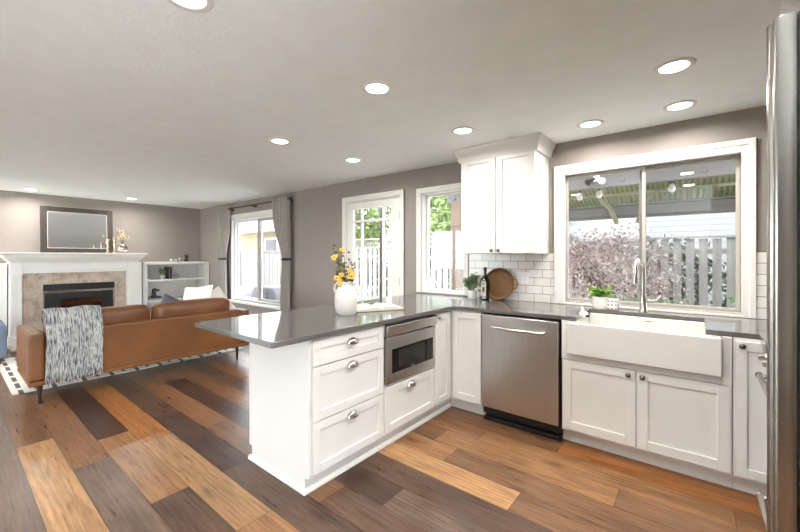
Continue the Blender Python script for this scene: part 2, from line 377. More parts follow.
# floor of planks, one mesh with a tone per plank
def build_floor():
    e0, pw = .318, .1935
    T = {'light': (160, 122, 84), 'tan': (138, 100, 66), 'orange': (150, 98, 54), 'mid': (114, 82, 58), 'warm': (126, 88, 59), 'dark': (68, 48, 39), 'grey': (100, 80, 67), 'deep': (88, 66, 53)}
    fixed = {-1: [(-6.5, -3.5, 'grey'), (-3.5, -1.6, 'grey')], 0: [(-5.1, -3.70, 'mid'), (-3.70, -1.7, 'light')], 1: [(-5.0, -3.05, 'warm'), (-3.05, -1.4, 'grey')],
             2: [(-4.72, -3.40, 'dark'), (-3.40, -2.3, 'tan'), (-2.3, -.7, 'deep')], 3: [(-4.76, -3.1, 'orange'), (-3.1, -1.75, 'light'), (-1.75, -.3, 'tan')],
             4: [(-5.2, -3.5, 'deep'), (-3.5, -2.3, 'dark'), (-2.3, -.2, 'deep')], 5: [(-4.6, -3.0, 'warm'), (-3.0, -1.6, 'mid'), (-1.6, 0.1, 'deep')],
             6: [(-4.4, -2.9, 'dark'), (-2.9, -1.32, 'dark'), (-1.32, .6, 'grey')], 7: [(-4.9, -2.9, 'mid'), (-2.9, -.4, 'deep'), (-.4, 1.4, 'mid')],
             8: [(-4.0, -2.2, 'deep'), (-2.2, -.78, 'light'), (-.78, .8, 'mid')], 9: [(-2.6, -1.30, 'tan'), (-1.30, .1, 'mid'), (.1, 1.2, 'light')],
             10: [(-3.2, -1.5, 'mid'), (-1.5, -.35, 'tan'), (-.35, 1.2, 'mid')], 11: [(-2.9, -1.25, 'warm'), (-1.25, .15, 'tan'), (.15, 1.2, 'warm')], 12: [(-2.5, -.75, 'mid'), (-.75, 1.1, 'orange')], 13: [(-2.7, -.9, 'warm'), (-.9, 1.1, 'orange')]}
    verts, faces, tone, shift = [], [], [], []
    rnd = random.Random(11)
    k = math.floor((YS-.2-e0)/pw)
    while e0+k*pw < YW+.1:
        y0 = e0+k*pw; y1 = y0+pw
        segs = list(fixed.get(k, [])); lo = XW-.1; hi = XE+.1
        row = []
        left = segs[0][0] if segs else hi
        x = left
        tmp = []
        while x > lo:
            L = rnd.uniform(.9, 1.9); tmp.append((max(lo, x-L), x, rnd.choice(['mid', 'warm', 'dark', 'grey', 'deep', 'deep', 'tan', 'mid']))); x -= L
        row = tmp[::-1] + segs
        x = segs[-1][1] if segs else hi
        while x < hi:
            L = rnd.uniform(.9, 1.9); row.append((x, min(hi, x+L), rnd.choice(['mid', 'warm', 'grey', 'deep', 'tan']))); x += L
        for (a, b, t) in row:
            g = .0012; c = s2l(T[t]); j = rnd.uniform(.9, 1.1); n = len(verts)
            verts += [(a+g, y0+g, 0), (b-g, y0+g, 0), (b-g, y1-g, 0), (a+g, y1-g, 0)]
            faces.append((n, n+1, n+2, n+3)); tone.append((c[0]*j, c[1]*j, c[2]*j, 1)); shift.append((rnd.uniform(0, 50), rnd.uniform(0, 50), 0, 1))
        k += 1
    # groove bed just beneath the planks
    n = len(verts); z = -.002
    verts += [(XW-.1, YS-.2, z), (XE+.1, YS-.2, z), (XE+.1, YW+.1, z), (XW-.1, YW+.1, z), (XW-.1, YS-.2, -.1), (XE+.1, YS-.2, -.1), (XE+.1, YW+.1, -.1), (XW-.1, YW+.1, -.1)]
    for f in ((0, 1, 2, 3), (4, 7, 6, 5), (0, 4, 5, 1), (1, 5, 6, 2), (2, 6, 7, 3), (3, 7, 4, 0)): faces.append(tuple(n+i for i in f)); tone.append((.03, .02, .015, 1)); shift.append((0, 0, 0, 1))
    me = bpy.data.meshes.new('floor'); me.from_pydata(verts, [], faces)
    for nm, data in (('tone', tone), ('shift', shift)):
        at = me.attributes.new(nm, 'FLOAT_COLOR', 'FACE'); at.data.foreach_set('color', [c for q in data for c in q])
    me.materials.append(M['floor'])
    o = bpy.data.objects.new('floor', me); col.objects.link(o); return struct(o)
build_floor()
def wall_grid(name, us, vs, holes, frm, thick, material):
    """wall with openings: us, vs cut lines; holes (u0,u1,v0,v1); frm maps (u, depth, v)."""
    us = sorted(set(us + [x for h in holes for x in h[:2]])); vs = sorted(set(vs + [x for h in holes for x in h[2:]]))
    b = MB(frm)
    def full(i, j):
        if not (0 <= i < len(us)-1 and 0 <= j < len(vs)-1): return False
        cu = (us[i]+us[i+1])/2; cv = (vs[j]+vs[j+1])/2
        return not any(h[0] < cu < h[1] and h[2] < cv < h[3] for h in holes)
    F = b.bm.faces
    for i in range(len(us)-1):
        for j in range(len(vs)-1):
            if not full(i, j): continue
            u0, u1, v0, v1 = us[i], us[i+1], vs[j], vs[j+1]
            F.new([b.v(p) for p in ((u0, 0, v0), (u1, 0, v0), (u1, 0, v1), (u0, 0, v1))])
            F.new([b.v(p) for p in ((u0, thick, v0), (u0, thick, v1), (u1, thick, v1), (u1, thick, v0))])
            for di, dj, p, q in ((-1, 0, (u0, v0), (u0, v1)), (1, 0, (u1, v0), (u1, v1)), (0, -1, (u0, v0), (u1, v0)), (0, 1, (u0, v1), (u1, v1))):
                if not full(i+di, j+dj):
                    F.new([b.v(r) for r in ((p[0], 0, p[1]), (q[0], 0, q[1]), (q[0], thick, q[1]), (p[0], thick, p[1]))])
    bmesh.ops.remove_doubles(b.bm, verts=b.bm.verts, dist=1e-5)
    return struct(b.build(name, material))
W1 = (-.948, .252, .915, 2.082); W1C = (-.922, .237, .915, 2.062); W2 = (-2.497, -1.935, .925, 2.07); W3 = (-7.0, -5.2, .50, 2.06); D1 = (-3.765, -2.805, 0, 2.085)
NT = .16
wall_grid('wall_north', [XW-.15, XE+.15], [0, ZC], [W1, W2, W3, D1], Matrix(((1, 0, 0, 0), (0, 1, 0, YW), (0, 0, 1, 0), (0, 0, 0, 1))), NT, M['wall'])
wall_grid('wall_west', [YS, YW], [0, ZC], [], Matrix(((0, -1, 0, XW), (1, 0, 0, 0), (0, 0, 1, 0), (0, 0, 0, 1))), .15, M['wall'])
WE = (-3.35, .12, .02, 2.30)
wall_grid('wall_east', [YS, YW], [0, ZC], [WE], Matrix(((0, 1, 0, XE), (1, 0, 0, 0), (0, 0, 1, 0), (0, 0, 0, 1))), .15, M['wall'])
WS = (-8.2, -4.4, .02, 2.30)
wall_grid('wall_south', [XW-.15, XE+.15], [0, ZC], [WS], Matrix(((1, 0, 0, 0), (0, -1, 0, YS), (0, 0, 1, 0), (0, 0, 0, 1))), .15, M['wall'])
struct(MB().box(XW-.15, XE+.15, YS-.15, YW+NT, ZC, ZC+.12).build('ceiling', M['ceiling']))
struct(MB().box(XW, XW+.014, YS, .5, 0, .1).box(XW, XW+.014, 3.47, YW, 0, .1).build('baseboard_west', M['trim'], bevel=.003))
struct(MB().box(XW+.45, -3.84, YW-.014, YW, 0, .1).box(-2.74, -2.32, YW-.014, YW, 0, .1).build('baseboard_north', M['trim'], bevel=.003))
# roof eave outside so the sun stays off the north panes is not needed: the sun stands to the south

def casing(parent, o, wd, y=YW, sill=False, name='casing', wr=None):
    """stepped picture-frame casing around opening o = (x0,x1,z0,z1)"""
    x0, x1, z0, z1 = o; b = MB(); wr = wr or wd
    for (d, a) in ((.018, wd), (.026, wd*.45)):
        r = wr*(a/wd); off = wd-a; offr = wr-r
        # outer band sits at the outside edge when thicker
        X0, X1, Z1 = x0-wd, x1+wr, z1+wd
        b.box(X0, X0+a, y-d, y, z0, Z1-(0 if a == wd else 0))
        b.box(X1-r, X1, y-d, y, z0, Z1)
        b.box(X0+a, X1-r, y-d, y, Z1-a, Z1)
    return b.build(name, M['trim'], parent, bevel=.004)
# ---- window_1: kitchen slider
def add_struct_root(name, loc):
    o = bpy.data.objects.new(name, None); col.objects.link(o); o.location = loc; o['_w'] = list(loc); o['kind'] = 'structure'; o.empty_display_size = .05
    return o
win = add_struct_root('window_1', (-.345, YW, .925))
casing(win, W1C, .088, wr=.074)
x0, x1, z0, z1 = W1
b = MB(); J = YW+.001
b.box(x0, x0+.022, J, YW+.03, z0, z1).box(x1-.012, x1, J, YW+.03, z0, z1).box(x0+.022, x1-.012, J, YW+.03, z1-.018, z1).box(x0+.022, x1-.012, J, YW+.15, z0, z0+.014)
b.build('jamb', M['trim'], win, bevel=.002)
def sash(parent, name, x0, x1, z0, z1, y0, y1, wd, m):
    b = MB(); b.box(x0, x0+wd, y0, y1, z0, z1).box(x1-wd, x1, y0, y1, z0, z1).box(x0+wd, x1-wd, y0, y1, z1-wd, z1).box(x0+wd, x1-wd, y0, y1, z0, z0+wd)
    return b.build(name, m, parent, bevel=.003)
def pane(parent, x0, x1, z0, z1, y, m='glass', name='pane'):
    return MB().box(x0, x1, y, y+.004, z0, z1).build(name, M[m], parent)
sash(win, 'outer_frame', x0+.001, x1-.001, z0+.015, z1-.002, YW+.031, YW+.14, .012, M['frame'])
f = sash(win, 'sash', x0+.014, -.325, z0+.028, z1-.015, YW+.045, YW+.08, .024, M['frame']); pane(f, x0+.038, -.349, z0+.052, z1-.039, YW+.06, 'greyglass')
f = sash(win, 'sash', -.372, x1-.014, z0+.028, z1-.015, YW+.085, YW+.12, .024, M['frame']); pane(f, -.348, x1-.038, z0+.052, z1-.039, YW+.10, 'screenglass')
MB().box(x0+.0, x1, YW-.02, YW+.03, z0-.0005, z0+.0135).build('window_stool', M['trim'], win, bevel=.003)
# ---- window_2: narrow window by the corner
win = add_struct_root('window_2', (-2.21, YW, .925))
casing(win, W2, .058); x0, x1, z0, z1 = W2
b = MB(); b.box(x0, x0+.014, J, YW+.155, z0, z1).box(x1-.014, x1, J, YW+.155, z0, z1).box(x0+.014, x1-.014, J, YW+.155, z1-.014, z1).box(x0+.014, x1-.014, J, YW+.155, z0, z0+.014)
b.build('jamb', M['trim'], win, bevel=.002)
f = sash(win, 'sash', x0+.014, x1-.014, z0+.014, z1-.014, YW+.075, YW+.11, .022, M['vinyl']); pane(f, x0+.036, x1-.036, z0+.036, z1-.036, YW+.09, 'greyglass')
# ---- window_3: living-room slider
win = add_struct_root('window_3', (-6.0, YW, .5))
x0, x1, z0, z1 = W3
b = MB(); b.box(x0, x0+.012, J, YW+.15, z0, z1).box(x1-.012, x1, J, YW+.15, z0, z1).box(x0+.012, x1-.012, J, YW+.15, z1-.012, z1).box(x0+.012, x1-.012, J, YW+.15, z0, z0+.012)
b.box(x0-.07, x1+.07, YW-.016, YW, z1, z1+.075)
b.build('jamb', M['trim'], win, bevel=.002)
sash(win, 'outer_frame', x0+.012, x1-.012, z0+.012, z1-.012, YW+.06, YW+.14, .03, M['vinyl'])
f = sash(win, 'sash', x0+.042, -6.105, z0+.042, z1-.042, YW+.105, YW+.135, .03, M['vinyl']); pane(f, x0+.07, -6.135, z0+.07, z1-.07, YW+.12, 'greyglass')
f = sash(win, 'sash', -6.175, x1-.042, z0+.042, z1-.042, YW+.068, YW+.098, .045, M['frame']); pane(f, -6.13, x1-.085, z0+.085, z1-.085, YW+.08, 'screenglass')
MB().box(x0-.06, x1+.06, YW-.05, YW+.06, z0-.03, z0+.012).build('window_sill', M['trim'], win, bevel=.004)
# ---- door_1: glazed patio door
dr = add_struct_root('door_1', (-3.285, YW, 0))
casing(dr, D1, .062)
b = MB(); b.box(D1[0], D1[0]+.014, J, YW+.15, 0, 2.085).box(D1[1]-.014, D1[1], J, YW+.15, 0, 2.085).box(D1[0]+.014, D1[1]-.014, J, YW+.15, 2.071, 2.085)
b.build('jamb', M['trim'], dr, bevel=.002)
sx0, sx1, sz1 = -3.748, -2.822, 2.066; lx0, lx1, lz0, lz1 = -3.655, -2.975, .28, 1.975; ya, yb = YW+.02, YW+.062
b = MB(); b.box(sx0, lx0, ya, yb, .012, sz1).box(lx1, sx1, ya, yb, .012, sz1).box(lx0, lx1, ya, yb, lz1, sz1).box(lx0, lx1, ya, yb, .012, lz0)
for mx in (-3.497, -3.118): b.box(mx-.014, mx+.014, ya+.004, yb-.004, lz0, lz1)
for seg in ((lx0, -3.511), (-3.483, -3.132), (-3.104, lx1)): b.box(seg[0], seg[1], ya+.004, yb-.004, 1.80, 1.828)
slab = b.build('door_slab', M['trim'], dr, bevel=.003)
pane(slab, lx0, lx1, lz0, lz1, YW+.04, 'greyglass')
for hz in (.25, 1.03, 1.85):
    MB().box(-2.826, -2.803, YW+.004, YW+.022, hz-.05, hz+.05).tube([(-2.814, YW+.006, hz-.055), (-2.814, YW+.006, hz+.055)], .007).build('hinge', M['black'], dr)
b = MB().box(-3.715, -3.655, YW+.008, YW+.021, .93, 1.1).tube([(-3.685, YW+.01, .985), (-3.685, YW-.035, .985), (-3.58, YW-.04, .985)], .009)
b.build('door_lever', M['pewter'], dr)
# ---- window_added_south in the south wall: unseen glass wall added behind the camera for daylight
win = add_struct_root('window_added_south', (-4.0, YS, .05))
x0, x1, z0, z1 = WS
sash(win, 'outer_frame', x0, x1, z0, z1, YS-.14, YS-.05, .05, M['vinyl'])
for k in range(4):
    a = x0+.05+(x1-x0-.1)*k/4; c = x0+.05+(x1-x0-.1)*(k+1)/4
    f = sash(win, 'sash', a, c, z0+.05, z1-.05, YS-.12, YS-.08, .05, M['vinyl']); pane(f, a+.05, c-.05, z0+.1, z1-.1, YS-.1)

# ---- window_added_east in the east wall: unseen, added to let in more light
win = add_struct_root('window_added_east', (XE, -1.62, .02))
FE = Matrix(((0, 1, 0, XE), (1, 0, 0, 0), (0, 0, 1, 0), (0, 0, 0, 1)))
y0, y1, z0, z1 = WE
def sash_e(parent, name, a, c, z0, z1, n0, n1, wd, m):
    b = MB(FE); b.box(a, a+wd, n0, n1, z0, z1).box(c-wd, c, n0, n1, z0, z1).box(a+wd, c-wd, n0, n1, z1-wd, z1).box(a+wd, c-wd, n0, n1, z0, z0+wd)
    return b.build(name, m, parent, bevel=.003)
sash_e(win, 'outer_frame', y0, y1, z0, z1, .05, .14, .04, M['vinyl'])
for k in range(2):
    a = y0+.04+(y1-y0-.08)*k/2; c = y0+.04+(y1-y0-.08)*(k+1)/2
    f = sash_e(win, 'sash', a, c, z0+.04, z1-.04, .08, .12, .05, M['vinyl']); MB(FE).box(a+.05, c-.05, .098, .102, z0+.09, z1-.09).build('pane', M['glass'], f)

# ---- tiled splashback
struct(MB().box(-1.877, -1.008, YW-.01, YW, .914, 1.372).build('wall_tile_north', M['tile'], loc=(-1.877, YW-.01, .914)))
struct(MB().box(.310, XE, YW-.01, YW, .914, 1.372).build('wall_tile_corner', M['tile'], loc=(.295, YW-.01, .914)))

# ------------------------------------------------------------------ recessed ceiling lights
def can(loc, label, group='recessed ceiling lights', proto=[None]):
    if proto[0] is None:
        t = thing('ceiling_light', (0, 0, 0), label, 'ceiling light', group, local=True)
        MB().lathe([(.066, -.001), (.068, -.006), (.086, -.008), (.094, -.004), (.095, 0), (.066, 0)], n=32).build('trim_ring', M['trim'], t, smooth=True)
        MB().lathe([(.0, -.0035), (.066, -.0035), (.066, -.0005), (.0, -.0005)], n=28).build('lamp_lens', M['lamp'], t)
        proto[0] = t; t.location = loc; r = t
    else: r = copy_tree(proto[0], loc, label=label)
    ld = bpy.data.lights.new('can_lamp', 'AREA'); ld.shape = 'DISK'; ld.size = .13; ld.energy = CAN_W*(1.5 if loc[0] < -5 else 1.6 if loc[0] > -.5 and loc[1] < 2 else 1); ld.color = (1, .965, .92); ld.spread = math.radians(165)
    lo = bpy.data.objects.new('can_lamp', ld); col.objects.link(lo); lo.location = (loc[0], loc[1], ZC-.012)
    return r
for (x, y, lab) in ((-1.557, .60, 'recessed ceiling light cut off by the top edge of the picture'),
    (-1.512, 1.652, 'recessed ceiling light above the near half of the peninsula worktop'),
    (-2.873, 1.871, 'recessed ceiling light above the floor between sofa and peninsula'),
    (-1.479, 2.646, 'recessed ceiling light just in front of the tall wall cabinet'),
    (-2.837, 2.724, 'recessed ceiling light in front of the glazed patio door'),
    (-.643, 3.13, 'recessed ceiling light above the left end of the kitchen window'),
    (-.099, 2.467, 'largest recessed ceiling light at upper right, in front of the sink'),
    (-.094, 3.13, 'recessed ceiling light throwing a warm glow on wall above kitchen window'),
    (-7.905, .843, 'small recessed ceiling light above the dark framed mirror'),
    (-7.748, 2.09, 'small recessed ceiling light right of the mirror over the mantel')):
    can((x, y, ZC), lab)
for (x, y, lab) in ((-7.85, -.5, 'added recessed fill light over the blue armchair, left of the picture'), (-5.4, -.5, 'added recessed fill light left of the sofa, outside the picture'), (-2.9, -.6, 'added recessed fill light left of the camera, outside the picture'), (-.1, .55, 'added recessed fill light over the kitchen floor beside the camera'), (-.1, 1.5, 'added recessed fill light over the kitchen floor in front of fridge')):  # unseen lamps added to brighten both rooms
    can((x, y, ZC), lab)

# ------------------------------------------------------------------ kitchen cabinets
def shaker(parent, name, F, u0, u1, v0, v1, rail=.057, t=.02, m='white', g=.0015):
    u0 += g; u1 -= g; v0 += g; v1 -= g
    b = MB(F); b.box(u0+rail-.004, u1-rail+.004, 0, t-.011, v0+rail-.004, v1-rail+.004)
    b.box(u0, u0+rail, 0, t, v0, v1).box(u1-rail, u1, 0, t, v0, v1).box(u0+rail, u1-rail, 0, t, v1-rail, v1).box(u0+rail, u1-rail, 0, t, v0, v0+rail)
    return b.build(name, M[m], parent, bevel=.0015)
def cup_pull(parent, F, u, v, n=.02):
    b = MB(F); a, h, d = .045, .036, .027
    b.grid(lambda s, t: (u + a*math.cos(PI*s), n + .0015 + d*max(0, math.sin(PI*s))*math.cos(t*PI/2), v - .012 + h*max(0, math.sin(PI*s))**.8*math.sin(t*PI/2)), 20, 8)
    return b.build('cup_pull', M['chrome'], parent, smooth=True, solid=.003, keep=True)
def knob(parent, F, u, v, n=.02, m='pewter', s=1.0, name='knob'):
    b = MB(F); b.lathe([(.006*s, n-.001), (.006*s, n+.012*s), (.014*s, n+.016*s), (.016*s, n+.021*s), (.012*s, n+.027*s), (0, n+.029*s)], (u, 0, v), n=18, axis='y')
    return b.build(name, M[m], parent, smooth=True)
CT = .884     # underside of worktop
FP = FX(-1.68)      # carcass front of the peninsula, doors stand 20 mm proud
def carcass(parent, x0, x1, y0, y1, z0, z1, m='white', name='carcass'):
    return MB().box(x0, x1, y0, y1, z0, z1).build(name, M[m], parent, bevel=.001)
PX0 = -2.298
# drawer unit with the end panel
t = thing('drawer_cabinet', (-1.98, 1.58, 0), 'white three-drawer cabinet at the free end of the peninsula', 'cabinet')
carcass(t, PX0+.018, -1.68, 1.288, 1.884, .10, CT)
MB().box(PX0, -1.672, 1.268, 1.287, .105, CT).build('end_panel', M['white'], t, bevel=.001)
MB().box(PX0, PX0+.017, 1.288, 1.884, .105, CT).build('back_panel', M['white'], t, bevel=.001)
b = MB(); b.box(PX0, -1.728, 1.286, 1.884, 0, .0995); b.build('plinth', M['white'], t)
b = MB(); b.prism([(1.286, 0), (1.268, 0), (1.268, .012), (1.276, .024), (1.286, .026)], PX0-.018, -1.71, 'x'); b.prism([(-1.728, 0), (-1.710, 0), (-1.710, .012), (-1.718, .024), (-1.728, .026)], 1.286, 1.884, 'y')
b.build('shoe_moulding', M['trim'], t)
for (v0, v1) in ((.722, .870), (.412, .718), (.115, .408)):
    d = shaker(t, 'drawer_front', FP, 1.29, 1.882, v0, v1, rail=.05)
    cup_pull(d, FP, 1.587, (v0+v1)/2+.02 if v1 > .8 else v1-.045)
# microwave housing
t = thing('microwave_cabinet', (-1.98, 2.2, 0), 'white cabinet below and around the built-in microwave', 'cabinet')
b = MB(); b.box(PX0+.018, -1.68, 1.886, 2.512, .10, .446).box(PX0+.018, -1.68, 1.886, 1.893, .446, CT).box(PX0+.018, -1.68, 2.506, 2.512, .446, CT).box(PX0+.018, -2.24, 1.893, 2.506, .446, CT).box(-2.24, -1.68, 1.893, 2.506, .874, CT)
b.build('carcass', M['white'], t)
MB().box(PX0, PX0+.017, 1.886, 2.512, .105, CT).build('back_panel', M['white'], t, bevel=.001)
MB().box(PX0, -1.728, 1.886, 2.512, 0, .0995).build('plinth', M['white'], t)
MB().prism([(-1.728, 0), (-1.710, 0), (-1.710, .012), (-1.718, .024), (-1.728, .026)], 1.886, 2.512, 'y').build('shoe_moulding', M['trim'], t)
d = shaker(t, 'drawer_front', FP, 1.895, 2.505, .118, .438, rail=.055)
cup_pull(d, FP, 2.19, .392)
t = thing('microwave_oven', (-1.95, 2.2, .447), 'stainless microwave drawer with black window under the worktop', 'microwave')
MB().box(-2.22, -1.682, 1.9, 2.5, .45, .868).build('housing', M['steel_h'], t)
FM = FX(-1.679)
MB(FM).prism([(1.894, .782), (2.506, .782), (2.506, .868), (1.894, .868)], 0, .012, 'y').build('control_backplate', M['steel_h'], t, bevel=.003)
b = MB(FM); pl = [(0.014, .784), (.034, .790), (.05, .862), (.014, .868)]
vs = []
for u in (1.896, 2.504): vs.append([b.v((u, n, v)) for n, v in pl])
b.bm.faces.new(vs[0]); b.bm.faces.new(vs[1][::-1])
for i in range(4): b.bm.faces.new((vs[0][i], vs[0][(i+1) % 4], vs[1][(i+1) % 4], vs[1][i]))
b.build('control_panel', M['steel_h'], t, bevel=.004)
b = MB(FM); b.box(1.896, 1.962, 0, .026, .456, .776).box(2.472, 2.504, 0, .026, .456, .776).box(1.962, 2.472, 0, .026, .692, .776).box(1.962, 2.472, 0, .026, .456, .522)
dd = b.build('door', M['steel_h'], t, bevel=.002)
MB(FM).box(1.962, 2.472, 0, .022, .522, .692).build('window_glass', M['blackglass'], dd)
MB(FM).box(2.035, 2.37, .022, .0232, .552, .672).build('viewing_screen', M['screen'], dd)
MB(FM).box(2.185, 2.225, .0225, .0236, .529, .536).build('badge', M['steel_h'], dd)
# narrow pull-out next to the corner
t = thing('pullout_cabinet', (-1.98, 2.64, 0), 'white narrow tall-door cabinet between microwave and inner corner', 'cabinet')
carcass(t, PX0+.018, -1.68, 2.514, 2.772, .10, CT)
MB().box(PX0, PX0+.017, 2.514, 3.48, .105, CT).build('back_panel', M['white'], t, bevel=.001)
MB().box(PX0, -1.728, 2.514, 2.86, 0, .0995).build('plinth', M['white'], t)
MB().prism([(-1.728, 0), (-1.710, 0), (-1.710, .012), (-1.718, .024), (-1.728, .026)], 2.514, 2.85, 'y').build('shoe_moulding', M['trim'], t)
d = shaker(t, 'door', FP, 2.515, 2.752, .118, .870, rail=.052)
knob(d, FP, 2.545, .842, m='chrome', s=1.1)
# corner cabinet
YF = 2.795; FS = FY(YF)
t = thing('corner_cabinet', (-1.7, 3.1, 0), 'white corner cabinet left of the dishwasher, one plain door', 'cabinet')
b = MB(); b.box(PX0+.018, -1.682, 2.774, 3.478, .10, CT).box(-1.682, -1.384, YF, 3.478, .10, CT); b.build('carcass', M['white'], t)
MB().box(-1.726, -1.384, 2.864, 3.4, 0, .0995).build('plinth', M['white'], t)
shaker(t, 'door', FS, -1.655, -1.386, .118, .870, rail=.055)
# dishwasher
t = thing('dishwasher', (-1.075, 3.1, 0), 'stainless dishwasher with bar handle between white cabinets', 'dishwasher')
MB().box(-1.374, -.774, 2.80, 3.4, .06, .872).build('tub_housing', M['black'], t)
dd = MB().box(-1.374, -.776, 2.768, 2.799, .118, .868).build('door', M['steel'], t, bevel=.006)
b = MB(); b.tube([(-1.285, 2.768, .782), (-1.285, 2.738, .780), (-1.28, 2.73, .778), (-1.08, 2.724, .775), (-.872, 2.73, .778), (-.866, 2.738, .780), (-.866, 2.768, .782)], [.012, .012, .013, .013, .013, .012, .012], 10)
b.build('bar_handle', M['steel_h'], dd, smooth=True)
b = MB(); b.box(-1.374, -.770, 2.84, 2.90, .0, .117).box(-1.374, -.770, 2.80, 2.84, .0, .03).box(-1.36, -.79, 2.83, 2.842, .05, .10)
b.build('kick_plate', M['black'], t, bevel=.004)
for x in (-1.34, -.80): MB().box(x-.012, x+.012, 2.806, 2.838, .04, .10).build('levelling_foot', M['black'], t, bevel=.003)
# sink cabinet
t = thing('sink_cabinet', (-.3, 3.1, 0), 'white two-door cabinet under the farmhouse sink', 'cabinet')
b = MB(); b.box(-.758, .152, YF, 3.478, .10, .62).box(-.758, -.728, YF, 3.478, .62, CT).box(.124, .152, YF, 3.478, .62, CT).box(-.728, .124, 3.33, 3.478, .62, .70)
b.build('carcass', M['white'], t)
MB().box(-.768, .155, 2.864, 3.4, 0, .0995).build('plinth', M['white'], t)
MB().box(-.756, -.7125, YF-.018, YF-.0005, .614, CT).box(.1085, .150, YF-.018, YF-.0005, .614, CT).box(-.7125, .1085, YF-.018, YF-.0005, .614, .6595).build('face_frame', M['white'], t, bevel=.001)
d = shaker(t, 'door', FS, -.752, -.307, .118, .612); knob(d, FS, -.347, .578)
d = shaker(t, 'door', FS, -.301, .146, .118, .612); knob(d, FS, -.270, .578)
t = thing('farmhouse_sink', (-.3, 2.95, .64), 'white fireclay apron-front sink below the kitchen window', 'sink')
b = MB(); sx0, sx1, sy0, sy1, sb, st = -.712, .108, 2.728, 3.328, .66, .8825
b.box(sx0, sx1, sy0, sy0+.05, sb, st)
b.box(sx0, sx0+.028, sy0+.05, sy1, sb, st).box(sx1-.028, sx1, sy0+.05, sy1, sb, st).box(sx0+.028, sx1-.028, sy1-.03, sy1, sb, st).box(sx0+.028, sx1-.028, sy0+.05, sy1-.03, sb, sb+.02)
b.build('basin', M['sink'], t, bevel=.012, seg=3)
MB().lathe([(.045, .681), (.045, .684), (.03, .684), (.028, .6815), (0, .6815)], (-.3, 3.05, 0), n=24).build('drain', M['chrome'], t, smooth=True)
MB().box(-.305, -.265, sy1-.0315, sy1-.029, .852, .858).build('maker_mark', M['pewter'], t)
# narrow cabinet right of the sink
t = thing('narrow_cabinet', (.25, 3.1, 0), 'white narrow cabinet right of the sink, half hidden by steel fridge', 'cabinet')
carcass(t, .155, XE-.01, YF, 3.478, .10, CT)
MB().box(.157, .33, 2.864, 3.4, 0, .0995).build('plinth', M['white'], t)
d = shaker(t, 'door', FS, .161, .34, .118, .870, rail=.05); knob(d, FS, .192, .845)
# worktop, one continuous slab
b = MB(); b.prism([(-2.531, 1.03), (-2.518, 1.017), (-1.642, 1.017), (-1.633, 1.020), (-1.630, 1.03), (-1.630, 2.762), (-.662, 2.792), (-.676, 3.305), (.036, 3.305), (.036, 2.795), (.262, 2.795), (.262, 2.56), (XE-.005, 2.56), (XE-.005, YW-.012), (-2.531, YW-.002)], CT, .914)
o = b.build('worktop', M['counter'], loc=(-1.0, 3.1, CT), bevel=.003); tag(o, 'dark grey polished quartz worktop running over peninsula and sink wall', 'worktop')
# wall cabinet
t = thing('wall_cabinet', (-1.415, YW, 1.366), 'tall white two-door wall cabinet reaching the ceiling beside window', 'cabinet')
UY = 3.14; FU = FY(UY)
carcass(t, -1.768, -1.062, UY, YW-.001, 1.366, 2.30)
for (a, c, kx) in ((-1.766, -1.4165, -1.447), (-1.4125, -1.064, -1.383)):
    d = shaker(t, 'door', FU, a, c, 1.368, 2.262, rail=.06); knob(d, FU, kx, 1.395)
prof = [(0, 2.235), (.022, 2.235), (.028, 2.262), (.04, 2.30), (.058, 2.328), (.064, 2.345), (.064, 2.359), (0, 2.359)]
b = MB(); vs = []
# crown swept round front and both sides with mitred corners
path = [((-1.768, YW-.001), (-1, 0)), ((-1.768, UY), (-1, -1)), ((-1.062, UY), (1, -1)), ((-1.062, YW-.001), (1, 0))]
for (p, dv) in path: vs.append([b.v((p[0]+dv[0]*n, p[1]+dv[1]*n, z)) for n, z in prof])
for a, c in zip(vs, vs[1:]):
    for i in range(len(prof)): b.bm.faces.new((a[i], a[(i+1) % len(prof)], c[(i+1) % len(prof)], c[i]))
b.bm.faces.new(vs[0]); b.bm.faces.new(vs[-1][::-1])
b.build('crown_moulding', M['white'], t, bevel=.002)

# ------------------------------------------------------------------ range, fridge
t = thing('range_cooker', (.6, 2.17, 0), 'stainless range cooker whose handles stick out behind fridge at right', 'cooker')
RX = .305; FR = FXN(RX)
MB().box(RX, XE-.01, 1.795, 2.548, .05, .905).build('body', M['steel'], t, bevel=.003)
MB().box(RX+.05, XE-.04, 1.82, 2.53, 0, .05).build('plinth', M['black'], t)
b = MB(FR); b.box(1.797, 2.546, 0, .03, .80, .905); b.build('control_panel', M['steel_h'], t, bevel=.005)
for i in range(5):
    MB(FR).lathe([(.026, .03), (.024, .05), (.018, .053), (.017, .072), (0, .073)], (1.90+i*.145+.05, 0, .845), n=20, axis='y').build('control_knob', M['chrome'], t, smooth=True)
dd = MB(FR).box(1.80, 2.543, 0, .025, .27, .79).build('oven_door', M['steel'], t, bevel=.004)
MB(FR).box(1.90, 2.44, .025, .027, .36, .66).build('oven_window', M['blackglass'], dd)
def bar(parent, F, u0, u1, v, n, r=.013):
    b = MB(F); b.tube([(u0, n, v), (u1, n, v)], r, 12)
    for u in (u0+.02, u1-.02): b.tube([(u, .02, v), (u, n, v)], r*.8, 10)
    for u in (u0, u1): b.tube([(u-.008, n, v), (u+.008, n, v)], r*1.25, 12)
    return b.build('bar_handle', M['steel_h'], parent, smooth=True)
bar(dd, FR, 1.86, 2.535, .752, .068)
d2 = MB(FR).box(1.80, 2.543, 0, .025, .07, .262).build('warming_drawer', M['steel'], t, bevel=.004)
bar(d2, FR, 1.86, 2.52, .168, .066)
MB().box(RX+.01, XE-.03, 1.80, 2.543, .905, .912).build('hob_plate', M['black'], t, bevel=.002)
